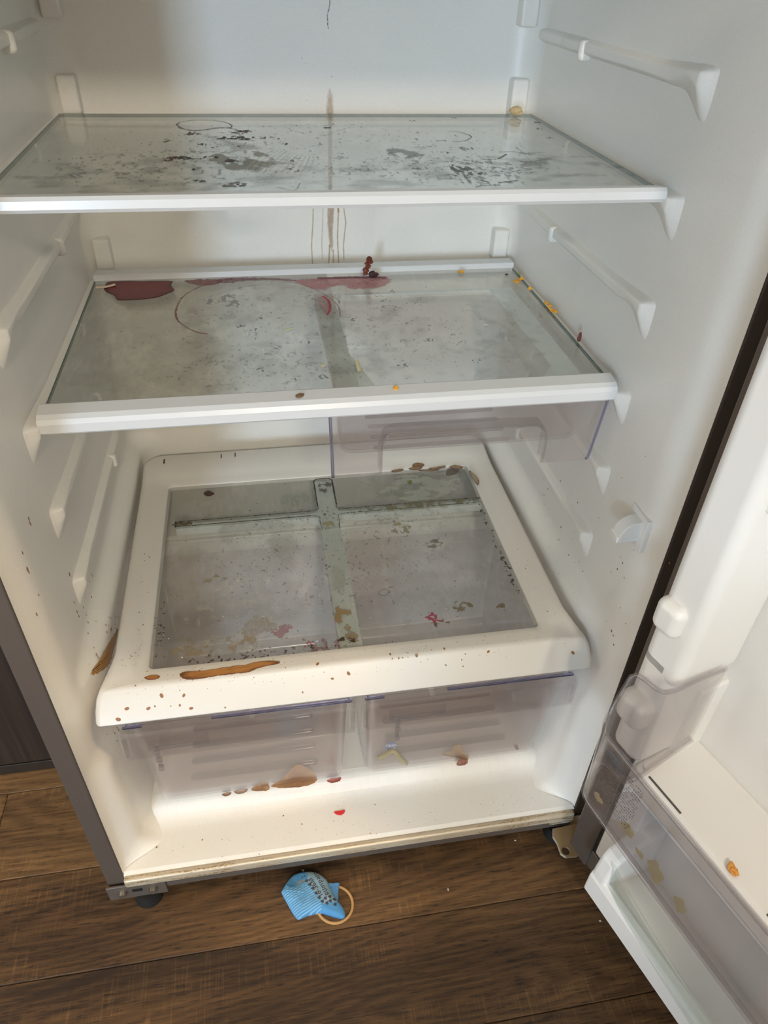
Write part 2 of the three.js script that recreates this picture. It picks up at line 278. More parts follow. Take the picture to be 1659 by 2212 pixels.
// ---------------------------------------------------------------- refrigerator cabinet
const fridge = thing('refrigerator', 'open grey refrigerator with a dirty white interior', 'refrigerator');
const ledgeAt = y => 0.019 * smooth(0.464, 0.428, y) - 0.006 * smooth(0.4, 0.36, y), insetAt = y => 0.010 * smooth(0.335, 0.285, y) + 0.006 * smooth(0.285, 0.1, y);
const filletAt = y => { const r = 0.03, t = clamp((0.112 - y) / r); return r * (1 - Math.sqrt(Math.max(0, 1 - t * t))); };
function halfWidth(y, z) {
  const base = 0.3452 - 0.0085 * smooth(0.0, -0.05, z) - 0.006 * clamp(-z / 0.57);
  return base - (insetAt(y) + filletAt(y)) * smooth(-0.002, -0.045, z) - ledgeAt(y) * smooth(-0.04, -0.125, z);
}
const BACK = -0.605;
{
  // moulded liner: side walls, rounded back corners and back wall in one skin
  const ys = []; for (let y = 1.27; y > 0.47; y -= 0.05) ys.push(y); for (let y = 0.47; y > 0.115; y -= 0.006) ys.push(y); for (let i = 0; i <= 10; i++) ys.push(0.112 - 0.0299 * Math.sin(i / 10 * Math.PI / 2));
  const zs = []; for (let i = 0; i <= 14; i++) zs.push(-0.06 * (i / 14)); for (let i = 1; i <= 14; i++) zs.push(lerp(-0.06, -0.565, i / 14));
  const rows = ys.map(y => {
    const L = zs.map(z => [-halfWidth(y, z), y, z]), R = 0.04, hx = halfWidth(y, -0.565) - R, A = [];
    for (let i = 1; i < 8; i++) { const a = i / 8 * Math.PI / 2; A.push([-hx - R * Math.cos(a), y, -0.565 - R * Math.sin(a)]); }
    const B = []; for (let i = 0; i <= 12; i++) B.push([lerp(-hx, hx, i / 12), y, BACK]);
    return [...L, ...A, ...B, ...A.slice().reverse().map(([x, yy, z]) => [-x, yy, z]), ...L.slice().reverse().map(([x, yy, z]) => [-x, yy, z])];
  });
  const g = gridSurface(rows);
  { const p = g.attributes.position, u = g.attributes.uv; for (let i = 0; i < p.count; i++) u.setXY(i, (p.getX(i) + p.getZ(i)) * 2, p.getY(i) * 2); }
  part(fridge, 'liner', g, M.liner, 'white moulded plastic liner with brown splashes');
  // liner floor: front shelf, step, raised bed of the drawers, compressor hump
  const fp = [[0.002, 0.055], [0.002, 0.0785]];
  const fl = curve2([[-0.004, 0.0808], [-0.04, 0.082], [-0.062, 0.0835], [-0.076, 0.089], [-0.09, 0.1015], [-0.104, 0.1062], [-0.13, 0.107], [-0.37, 0.107], [-0.395, 0.112], [-0.405, 0.13], [-0.41, 0.2], [-0.416, 0.33], [-0.424, 0.35], [-0.445, 0.358], [-0.604, 0.366]], 70);
  const fg = sweepX([...fp, ...fl, [-0.604, 0.055]], -0.345, 0.345);
  { const p = fg.attributes.position, u = fg.attributes.uv; for (let i = 0; i < p.count; i++) u.setXY(i, p.getX(i) * 2, (p.getZ(i) + p.getY(i)) * 2); }
  part(fridge, 'liner_floor', fg, M.liner, 'white liner floor with a step and rust-brown specks');
  part(fridge, 'liner_top', bx(-0.345, 0.345, 1.265, 1.3, -0.61, 0.0, 0.002), M.white);
  // outer shell
  part(fridge, 'side_panel', bx(-0.3725, -0.3462, 0.034, 1.72, -0.68, 0, 0.003), M.steel);
  part(fridge, 'side_panel', bx(0.3462, 0.3725, 0.034, 1.72, -0.68, 0, 0.003), M.steel);
  part(fridge, 'back_panel', bx(-0.346, 0.346, 0.034, 1.72, -0.68, -0.61, 0), M.steel);
  part(fridge, 'top_panel', bx(-0.346, 0.346, 1.3, 1.72, -0.61, 0, 0), M.steel);
  part(fridge, 'freezer_door', bx(-0.3725, 0.3725, 1.285, 1.72, 0.006, 0.105, 0.012), M.steel);
  part(fridge, 'sill', bx(-0.345, 0.3435, 0.0605, 0.0795, 0.001, 0.0115, 0.004), M.sill, 'worn beige metal sill under the liner');
  part(fridge, 'base_panel', bx(-0.346, 0.346, 0.034, 0.062, -0.04, 0.004, 0.001), M.kick);
  // left foot plate with bolts and slot
  part(fridge, 'foot_plate', bx(-0.374, -0.29, 0.022, 0.0585, 0.0035, 0.0075, 0.0015), M.kick);
  for (const x of [-0.352, -0.309]) { const b = new THREE.CylinderGeometry(0.0058, 0.0064, 0.007, 6); b.rotateX(Math.PI / 2); b.translate(x, 0.043, 0.011); part(fridge, 'bolt', b, M.bolt); }
  { const s = bx(-0.339, -0.324, 0.039, 0.048, 0.006, 0.0081, 0.001); part(fridge, 'slot_hole', s, M.rubber); }
  for (const x of [-0.322, 0.33]) { const f = new THREE.CylinderGeometry(0.018, 0.021, 0.024, 24); f.translate(x, 0.012, -0.004); part(fridge, 'levelling_foot', f, M.rubber, 'black levelling foot'); }
  // bottom hinge bracket on the right
  const hs = shapeOf([[.3103,.0135],[.3617,.0104],[.3649,.0296],[.3467,.0554],[.3319,.0619],[.3142,.0607],[.3082,.0546],[.3084,.0376],[.3056,.0266]].map(([x, z]) => [x, -z]));
  const hole = new THREE.Path(); { const [[hx, hz]] = [[.3179,.051]]; hole.absarc(hx, -hz, 0.0075, 0, Math.PI * 2, true); } hs.holes.push(hole);
  part(fridge, 'hinge_bracket', sweepY(hs, 0.044, 0.0485, 0.0008), M.bracket, 'stained metal hinge bracket with a round hole');
  part(fridge, 'hinge_bracket', bx(0.307, 0.372, 0.0485, 0.0605, 0.004, 0.008, 0.001), M.bracket, 'upright flange of the hinge bracket');
}
// shelf rails moulded into both walls, and the brackets in the back corners
const RAILS = [1.064, 0.956, 0.848, 0.738, 0.632, 0.524];
{
  // each rail swells out of the wall: a rounded ridge whose front end drops into a pointed foot
  RAILS.forEach((y, k) => {
    const top = z => y + 0.003 + 0.004 * smooth(-0.25, -0.15, z), low = z => y - 0.015 - 0.001 * smooth(-0.3, -0.2, z) - 0.022 * smooth(-0.205, -0.143, z) ** 1.6;
    const reach = z => z < -0.43 ? 0.006 + 0.003 * smooth(-0.5, -0.485, z) * smooth(-0.535, -0.525, z) : 0.0092 + 0.003 * smooth(-0.22, -0.16, z);
    const bump = (z, v) => { const a = low(z), b = top(z), F = smooth(-0.21, -0.155, z), e = lerp(0.0055, 0.028, F), q = clamp((v - a) / e); return reach(z) * lerp(q * q * (3 - 2 * q), q, F) * smooth(b + 0.0015, b - 0.004, v) * smooth(-0.1365, -0.152, z) * smooth(-0.597, -0.585, z); };
    for (const sd of [-1, 1]) {
      const rows = []; for (let i = 0; i <= 34; i++) { const v = lerp(y + 0.0105, y - 0.044, i / 34), r = []; for (let q = 0; q <= 150; q++) { const z = q < 60 ? lerp(-0.6, -0.22, q / 60) : lerp(-0.22, -0.133, (q - 60) / 90), p = bump(z, v); r.push([sd * (halfWidth(v, z) - p + 0.0006 * smooth(0.0012, 0, p)), v, z]); } rows.push(r); }
      const g = gridSurface(rows), p = g.attributes.position, u = g.attributes.uv; for (let q = 0; q < p.count; q++) u.setXY(q, p.getZ(q) * 2, p.getY(q) * 2);
      part(fridge, 'shelf_rail', g, M.liner);
      const w = halfWidth(y - 0.005, -0.425); part(fridge, 'rail_peg', bx(sd * w - 0.0135, sd * w + 0.0135, y - 0.0195, y + 0.003, -0.431, -0.419, 0.0055), M.liner);
    }
  });
  for (const y of [1.106, 0.998, 0.79]) for (const sd of [-1, 1]) {
    const h = y > 1.1 ? 0.05 : 0.045;
    const x = sd * 0.308; part(fridge, 'corner_bracket', bx(x - 0.012, x + 0.012, y - h / 2 - 0.015, y + h / 2 - 0.015, -0.61, -0.583, 0.004), M.liner);
  }
  // door switch on the right wall
  const w = halfWidth(0.62, -0.05), sw = new THREE.Group(); sw.name = 'door_switch'; sw.userData.label = 'white plunger switch on the right wall'; fridge.add(sw);
  part(sw, 'switch_plate', bx(w - 0.0035, w + 0.004, 0.594, 0.640, -0.068, -0.030, 0.001).rotateX(0), M.white);
  const ws = new THREE.Shape(); ws.moveTo(0, 0); ws.lineTo(0.026, 0); ws.absarc(0.006, 0, 0.02, 0, Math.PI * 0.5, false); ws.lineTo(0, 0.02); ws.closePath();
  const wg = new THREE.ExtrudeGeometry(ws, { depth: 0.016, bevelEnabled: true, bevelSize: 0.001, bevelThickness: 0.001, bevelSegments: 2 }); wg.rotateY(Math.PI); wg.translate(w - 0.001, 0.612, -0.040); part(sw, 'plunger', wg, M.white);
  part(sw, 'plunger_arm', bx(w - 0.030, w, 0.604, 0.613, -0.058, -0.040, 0.0015), M.white);
}
// brown juice runs on the back wall
{
  const f = new Film(-0.02, 0.1, 0.7, 1.11, 1900, 11), C = [186, 140, 58], D = [168, 118, 44];
  f.blob([[.0367,.9891],[.0392,.9818],[.0416,.9664],[.0426,.9488],[.0313,.9488],[.0324,.9663],[.0346,.9801]], D, 0.45, { rag: 0.0016, soft: 0.0025, mott: 0.5 });
  f.stroke([[.0368,.9559],[.0358,.9015],[.0353,.8368]], 0.004, C, 0.4, { rag: 0.4 });
  f.blob([[.0312,.8435],[.0411,.8434],[.04,.8163],[.0376,.799],[.0386,.7741],[.0363,.7633],[.0328,.7742],[.0304,.8026],[.0301,.8233]], D, 0.5, { rag: 0.0012, soft: 0.0016, mott: 0.3 });
  for (const [p, w, a] of [[[[.0093,.8392],[.0077,.81],[.0043,.7749],[.0052,.7346]], 0.0011, 0.4], [[[.0241,.839],[.0227,.8097],[.0203,.7745],[.0213,.7527]], 0.001, 0.25], [[[.0328,.7742],[.0316,.7524],[.0308,.745]], 0.0016, 0.45], [[[.0467,.8386],[.0473,.8244]], 0.0018, 0.6], [[[.0473,.8244],[.0454,.7882],[.0471,.737]], 0.0014, 0.42], [[[.0545,.8385],[.0587,.809],[.0548,.7737],[.0554,.7502]], 0.0012, 0.42], [[[.0385,.7668],[.038,.7298]], 0.0014, 0.35]]) f.stroke(p, w, C, a, { rag: 0.4 });
  f.stroke([[.0392,1.0903],[.0378,1.0803],[.0352,1.0752],[.0356,1.061],[.0368,1.059]], 0.0009, [96, 92, 84], 0.6, { rag: 0.6, broken: 0.42 });
  f.specks(14, 0.04, 0.98, 0.05, 0.1, 0.0003, 0.0009, [[80, 70, 55]], 0.6);
  part(fridge, 'juice_runs', f.sheetZ(-0.6045), f.material(0.5), 'dried brown juice runs on the back wall');
}

// ---------------------------------------------------------------- glass shelves
function pane(parent, x0, x1, z0, z1, yTop, t = 0.004) {
  part(parent, 'glass_pane', bx(x0, x1, yTop - t, yTop, z0, z1, 0.0006), M.glass, 'clear glass pane');
  for (const x of [x0, x1]) part(parent, 'glass_edge', bx(x - 0.0008, x + 0.0008, yTop - t, yTop + 0.0001, z0, z1, 0.0003), M.glassEdge, 'dark green cut edge of the glass');
  part(parent, 'glass_edge', bx(x0, x1, yTop - t, yTop + 0.0001, z0 - 0.0008, z0 + 0.0006, 0.0003), M.glassEdge, 'dark green cut edge of the glass');
}
const S1 = 0.966, S2 = 0.751;
{
  const s = thing('glass_shelf', 'upper glass shelf with a thin white front trim and grey mould smudges', 'shelf');
  pane(s, -0.3185, 0.3185, -0.556, -0.160, S1);
  part(s, 'front_trim', sweepX([[-0.168, S1 + 0.0015], [-0.158, S1 + 0.002], [-0.1545, S1 - 0.001], [-0.1535, S1 - 0.008], [-0.156, S1 - 0.0115], [-0.164, S1 - 0.0115], [-0.168, S1 - 0.008]], -0.3245, 0.3245, 0.0008), M.trim, 'white front trim');
  const f = new Film(-0.318, 0.318, -0.555, -0.168, 2300, 21), K = [52, 55, 48], G = [84, 90, 80], B = [66, 44, 34], O = [104, 98, 74], Wt = [196, 196, 186];
  f.haze(-0.32, 0.32, -0.56, -0.16, [158, 164, 156], 0.16, 90);
  // mould film over most of the glass
  f.smudge(-0.18, -0.24, 0.17, 0.10, G, 0.3, { sx: 44, sy: 60, th: 0.4, wid: 0.4, s: 1 });
  f.smudge(-0.02, -0.22, 0.2, 0.08, G, 0.26, { sx: 44, sy: 60, th: 0.42, wid: 0.4, s: 2 });
  f.smudge(0.2, -0.24, 0.15, 0.09, G, 0.3, { sx: 44, sy: 60, th: 0.42, wid: 0.4, s: 3 });
  f.smudge(0.0, -0.35, 0.318, 0.2, K, 0.4, { sx: 210, sy: 170, th: 0.66, wid: 0.12, s: 4 });
  f.smudge(-0.17, -0.27, 0.15, 0.11, K, 0.4, { sx: 240, sy: 150, th: 0.6, wid: 0.14, s: 5 });
  f.smudge(0.12, -0.25, 0.16, 0.08, K, 0.4, { sx: 240, sy: 140, th: 0.6, wid: 0.14, s: 6 });
  f.specks(260, 0, -0.35, 0.31, 0.19, 0.0003, 0.0013, [K, B, G], 0.7);
  // ring left by a jar and the scraped brown crust beside it
  f.stroke(curve2([[-.1677,-.4824],[-.1645,-.497],[-.157,-.5059],[-.1417,-.5134],[-.1219,-.5088],[-.1079,-.4968],[-.0999,-.4762],[-.1039,-.4619],[-.1173,-.4649],[-.1348,-.4511],[-.149,-.4499],[-.1605,-.4625],[-.1677,-.4824]]), 0.0011, B, 0.85, { rag: 0.5 });
  f.stroke(curve2([[-.164,-.4653],[-.1506,-.4486],[-.1347,-.4484],[-.1201,-.4593],[-.1039,-.4619],[-.0933,-.4479],[-.0847,-.4342]]), 0.0022, B, 0.8, { rag: 0.6, broken: 0.4 });
  f.smudge(...[[-.148,-.4245]][0], 0.012, 0.022, B, 0.85, { sx: 260, sy: 120, th: 0.5, wid: 0.05, s: 8 });
  f.smudge(...[[-.0901,-.4397]][0], 0.014, 0.016, B, 0.9, { sx: 220, sy: 120, th: 0.44, wid: 0.06, s: 9 });
  f.smudge(...[[-.0927,-.403]][0], 0.035, 0.014, K, 0.95, { sx: 240, sy: 120, th: 0.52, wid: 0.04, s: 10 });
  f.smudge(...[[-.0551,-.4023]][0], 0.02, 0.012, K, 0.8, { sx: 240, sy: 140, th: 0.56, wid: 0.04, s: 11 });
  f.blob([[-.1384,-.427],[-.1167,-.4111],[-.1007,-.3881],[-.0774,-.3706],[-.0693,-.3469],[-.0857,-.3405],[-.1058,-.3256],[-.1008,-.357],[-.1165,-.3934]], O, 0.42, { rag: 0.006, soft: 0.004, mott: 0.5 });
  f.smudge(...[[-.0866,-.2911]][0], 0.042, 0.05, O, 0.6, { sx: 70, sy: 50, th: 0.38, wid: 0.14, s: 12 });
  f.smudge(...[[-.1591,-.2998]][0], 0.017, 0.014, [74, 40, 30], 0.95, { sx: 240, sy: 120, th: 0.44, wid: 0.06, s: 13 });
  f.smudge(...[[-.1395,-.3074]][0], 0.03, 0.01, K, 0.95, { sx: 240, sy: 120, th: 0.48, wid: 0.04, s: 14 });
  f.smudge(...[[-.0971,-.2915]][0], 0.012, 0.012, B, 0.9, { sx: 240, sy: 120, th: 0.46, wid: 0.05, s: 15 });
  f.smudge(...[[-.0978,-.1956]][0], 0.016, 0.012, B, 0.7, { sx: 160, sy: 120, th: 0.44, wid: 0.08, s: 16 });
  for (const [i, p] of [[-.1746,-.3848],[-.1708,-.3896],[-.1347,-.3719],[-.131,-.3695],[-.1195,-.3529],[-.1181,-.3574],[-.1377,-.2577],[-.133,-.2108],[-.1286,-.2089],[-.0931,-.3591],[-.0943,-.1937],[-.0382,-.2893],[-.0429,-.2537],[-.0386,-.3697],[-.036,-.2458],[.0138,-.4609],[.0199,-.4637]].entries()) f.smudge(...p, 0.004, 0.006, K, 0.9, { sx: 420, sy: 240, th: 0.42, wid: 0.1, s: 17 + i * 5 });
  for (let i = 0; i < 11; i++) { const o = i * 6.3; f.stroke(curve2([[lerp(-0.075, -0.035, i / 10) + 0.022, -0.345 + 0.004 * i], [lerp(-0.085, -0.03, i / 10) + 0.008, -0.29 + 0.004 * i], [lerp(-0.088, -0.028, i / 10), -0.245 + 0.003 * (i % 4)]], 14), 0.0006, Wt, i % 3 ? 0.35 : 0.7, { rag: 0.5, s: o }); }
  f.stroke(curve2([[-.1058,-.3256],[-.0933,-.3407],[-.0869,-.3637],[-.0845,-.3804]], 20), 0.0012, Wt, 0.6);
  f.stroke(curve2([[-.0582,-.1852],[-.048,-.1749],[-.0414,-.1762],[-.0362,-.1992]]), 0.0008, K, 0.5);
  // right-hand ring and scribbled smears
  f.stroke(curve2([[.1688,-.4421],[.1801,-.4362],[.1889,-.4194],[.1896,-.4044],[.1817,-.39],[.1704,-.3799],[.1596,-.3801]]), 0.0009, K, 0.9, { rag: 0.6 });
  for (const [p, w, a] of [
    [[[.2018,-.323],[.2162,-.3249],[.2266,-.3176],[.2345,-.3082]], 0.0018, 0.6], [[[.2286,-.346],[.2285,-.3199],[.2298,-.3106]], 0.0012, 0.6], [[[.17,-.2882],[.1831,-.2877],[.193,-.2939],[.2054,-.3114]], 0.0018, 0.8],
    [[[.1427,-.264],[.1602,-.2716],[.1762,-.2731]], 0.0016, 0.5], [[[.1366,-.2462],[.1331,-.2233],[.1322,-.2013],[.1313,-.1907]], 0.0022, 0.6], [[[.1435,-.2439],[.1498,-.2339],[.1591,-.2316]], 0.0014, 0.7], [[[.1703,-.2528],[.1798,-.2504],[.1871,-.2441]], 0.0014, 0.7],
    [[[.1679,-.2293],[.1777,-.2269],[.191,-.2341],[.1994,-.2396]], 0.0014, 0.7], [[[.1389,-.2082],[.145,-.1989],[.1502,-.1968]], 0.0018, 0.7], [[[.1332,-.1768],[.1448,-.1813],[.1582,-.1789]], 0.0016, 0.6], [[[.143,-.1919],[.1504,-.1845],[.1588,-.1841]], 0.0014, 0.6],
    [[[.1613,-.1892],[.1724,-.194],[.1821,-.1971]], 0.0026, 0.7], [[[.1134,-.2204],[.1205,-.2257],[.1235,-.2181]], 0.002, 0.5], [[[.0997,-.2885],[.1049,-.3013],[.1089,-.31]], 0.001, 0.6], [[[.0978,-.3447],[.1123,-.3491],[.1194,-.3441]], 0.001, 0.4], [[[.2101,-.2803],[.2166,-.2758],[.2259,-.2797]], 0.0016, 0.5],
  ]) f.stroke(curve2(p, 20), w, K, a, { rag: 0.7, broken: 0.36 });
  f.blob([[.2129,-.2759],[.2245,-.2755],[.2411,-.2923],[.2472,-.2943],[.2451,-.2705],[.2359,-.2624],[.224,-.2587],[.211,-.2511],[.2078,-.2635]], [86, 92, 82], 0.55, { rag: 0.008, soft: 0.003, mott: 0.5 });
  f.smudge(...[[.1597,-.2335]][0], 0.06, 0.075, K, 0.5, { sx: 260, sy: 110, th: 0.58, wid: 0.1, s: 30, rot: 0.2 });
  f.smudge(...[[.1361,-.2384]][0], 0.02, 0.03, K, 0.75, { sx: 220, sy: 110, th: 0.5, wid: 0.06, s: 31 });
  f.smudge(...[[.0937,-.3239]][0], 0.03, 0.03, G, 0.5, { sx: 120, sy: 80, th: 0.46, wid: 0.1, s: 32 });
  for (const [i, p] of [[.1354,-.5052],[.1813,-.4833],[.1638,-.3453],[.1636,-.3382],[.1725,-.3427],[.1297,-.3559],[.1363,-.3226],[.0897,-.2501],[.0985,-.2362],[.3059,-.4952],[.2965,-.4553],[.2896,-.3959],[.1984,-.5245]].entries()) f.smudge(...p, 0.007, 0.007, K, 0.7, { sx: 380, sy: 240, th: 0.52, wid: 0.1, s: 33 + i * 5 });
  part(s, 'mould_smudges', f.sheetY(S1 + 0.0004), f.material(0.7), 'grey mould smudges, jar ring and scraped brown crust');
}
{
  const s = thing('glass_shelf', 'middle glass shelf with broad white trim, red spill and drawer hanger', 'shelf');
  pane(s, -0.3185, 0.3185, -0.553, -0.166, S2);
  part(s, 'front_trim', sweepX([[-0.183, S2 + 0.001], [-0.178, S2 + 0.003], [-0.160, S2 + 0.0005], [-0.1545, S2 - 0.003], [-0.152, S2 - 0.008], [-0.152, S2 - 0.018], [-0.154, S2 - 0.0205], [-0.168, S2 - 0.0205], [-0.172, S2 - 0.01], [-0.183, S2 - 0.006]], -0.325, 0.325, 0.0012), M.trim, 'broad white front trim');
  part(s, 'rear_trim', bx(-0.3195, 0.3195, S2 - 0.006, S2 + 0.0085, -0.566, -0.5435, 0.001), M.trim, 'white rear trim');
  // hanger frame of the small drawer under the glass
  const o = shapeOf([[-0.004, 0.176], [0.302, 0.176], [0.302, 0.495], [-0.004, 0.495]]);
  o.holes.push(shapeOf([[.0372,-.4855],[.0231,-.3009],[.0458,-.1964],[.2415,-.19],[.2722,-.2343],[.2667,-.4859]].map(([x, z]) => [x, -z]).reverse()));
  part(s, 'drawer_hanger', sweepY(o, 0.7355, 0.739, 0.0008), M.hanger, 'white hanger frame seen through the glass');
  const f = new Film(-0.318, 0.318, -0.545, -0.18, 2300, 22), K = [60, 60, 54], G = [112, 112, 100], R = [120, 22, 36], P = [176, 60, 78], Y = [176, 168, 146];
  f.haze(-0.32, 0.02, -0.56, -0.16, [128, 122, 106], 0.34, 90); f.haze(0.02, 0.32, -0.56, -0.16, [140, 142, 136], 0.15, 91);
  f.smudge(-0.19, -0.27, 0.13, 0.12, [150, 146, 128], 0.2, { sx: 26, sy: 26, th: 0.34, wid: 0.4, s: 1 });
  f.smudge(-0.06, -0.32, 0.2, 0.2, G, 0.22, { sx: 40, sy: 40, th: 0.4, wid: 0.4, s: 2 });
  f.smudge(0.17, -0.33, 0.15, 0.18, G, 0.16, { sx: 50, sy: 50, th: 0.44, wid: 0.4, s: 3 });
  f.smudge(-0.02, -0.34, 0.3, 0.2, K, 0.34, { sx: 230, sy: 190, th: 0.67, wid: 0.12, s: 4 });
  f.smudge(-0.1, -0.24, 0.14, 0.07, K, 0.3, { sx: 220, sy: 190, th: 0.6, wid: 0.14, s: 5 });
  f.specks(200, 0, -0.35, 0.31, 0.18, 0.0003, 0.0011, [K, [60, 40, 34], G], 0.7);
  f.specks(70, -0.2, -0.42, 0.12, 0.12, 0.0003, 0.0009, [[220, 220, 210]], 0.7);
  // pot ring
  const rimL = curve2([[-.122,-.5363],[-.1522,-.5204],[-.1777,-.4939],[-.1912,-.4658],[-.1961,-.4287],[-.1955,-.4067],[-.1909,-.3866],[-.1793,-.3664],[-.1664,-.3508],[-.1529,-.3437]], 60), rimR = curve2([[-.0539,-.5264],[-.0276,-.509],[-.0074,-.4887],[.009,-.4622],[.0205,-.4337],[.0245,-.4069],[.0228,-.3817]], 40);
  f.stroke(rimL, 0.0017, [112, 40, 48], 0.75, { rag: 0.7, broken: 0.34 }); f.stroke(rimR, 0.0012, [150, 60, 74], 0.6, { rag: 0.6, broken: 0.3 });
  f.stroke(curve2([[-.1698,-.4521],[-.1417,-.4765],[-.1089,-.4981],[-.082,-.5066]], 30), 0.0009, K, 0.5, { broken: 0.4 });
  f.blob(curve2([[-.1866,-.5347],[-.1423,-.5344],[-.1388,-.5191],[-.1619,-.5103],[-.1787,-.5191]], 30, true), R, 0.6, { rag: 0.003, rim: 0.5, rimC: [80, 12, 24] });
  f.blob(curve2([[-.1424,-.5363],[-.0947,-.5377],[-.0469,-.5296],[-.0267,-.5201],[-.0541,-.5226],[-.095,-.5245],[-.1355,-.5188]], 40, true), [104, 20, 40], 0.72, { rag: 0.003, soft: 0.002, mott: 0.3 });
  f.blob(curve2([[-.0267,-.5201],[.0153,-.524],[.0856,-.5215],[.1123,-.5191],[.1112,-.4962],[.0861,-.48],[.0516,-.4796],[.0399,-.4953],[.022,-.4896],[.0108,-.4798],[-.0023,-.4846],[-.0209,-.5065]], 60, true), [178, 44, 66], 0.62, { rag: 0.004, soft: 0.004, mott: 0.3, rim: 0.3, rimC: [140, 30, 50] });
  f.stroke(curve2([[.0083,-.5246],[.0575,-.524],[.1067,-.5196]], 20), 0.006, [104, 14, 34], 0.8);
  f.blob(curve2([[-.0037,-.4479],[.0083,-.4553],[.0143,-.4376],[.0124,-.4081],[.0066,-.3896],[.0022,-.3963],[-.0016,-.4225]], 40, true), P, 0.4, { rag: 0.002, soft: 0.003, mott: 0.4 });
  f.stroke(curve2([[.0068,-.4537],[.0121,-.4412],[.0132,-.4211],[.0105,-.4019],[.006,-.3897]], 24), 0.0022, [166, 30, 48], 0.9);
  f.stroke(curve2([[.0201,-.4542],[.0271,-.4398],[.0268,-.4264]], 12), 0.001, P, 0.5);
  f.stroke(curve2([[.0856,-.4107],[.0992,-.4127],[.111,-.3984]], 12), 0.0026, [170, 110, 118], 0.45, { broken: 0.4 });
  f.smudge(...[[-.135,-.452]][0], 0.03, 0.03, [96, 84, 98], 0.5, { sx: 120, sy: 90, th: 0.5, wid: 0.1, s: 12 });
  for (const [i, p] of [[-.1106,-.3636],[-.0941,-.3518],[-.0961,-.3406],[-.1147,-.4336],[-.0859,-.3835],[-.0659,-.2964],[-.0305,-.306],[.0877,-.4478],[.0915,-.4302],[.1109,-.4632],[.1421,-.4304],[.1092,-.3485],[-.0167,-.211],[.0372,-.371],[-.0906,-.2368],[-.0491,-.2089],[.1734,-.2318],[.1862,-.1765],[.2046,-.1465],[.1293,-.2959],[.1695,-.2848],[.2533,-.3338],[.0803,-.2297],[-.0268,-.1628],[-.0041,-.158],[-.1006,-.1611]].entries()) f.smudge(...p, 0.008, 0.008, K, 0.62, { sx: 380, sy: 300, th: 0.54, wid: 0.1, s: 13 + i * 5 });
  part(s, 'residue_smears', f.sheetY(S2 + 0.0004), f.material(0.65), 'grey residue smears and a dried red pot ring');
}
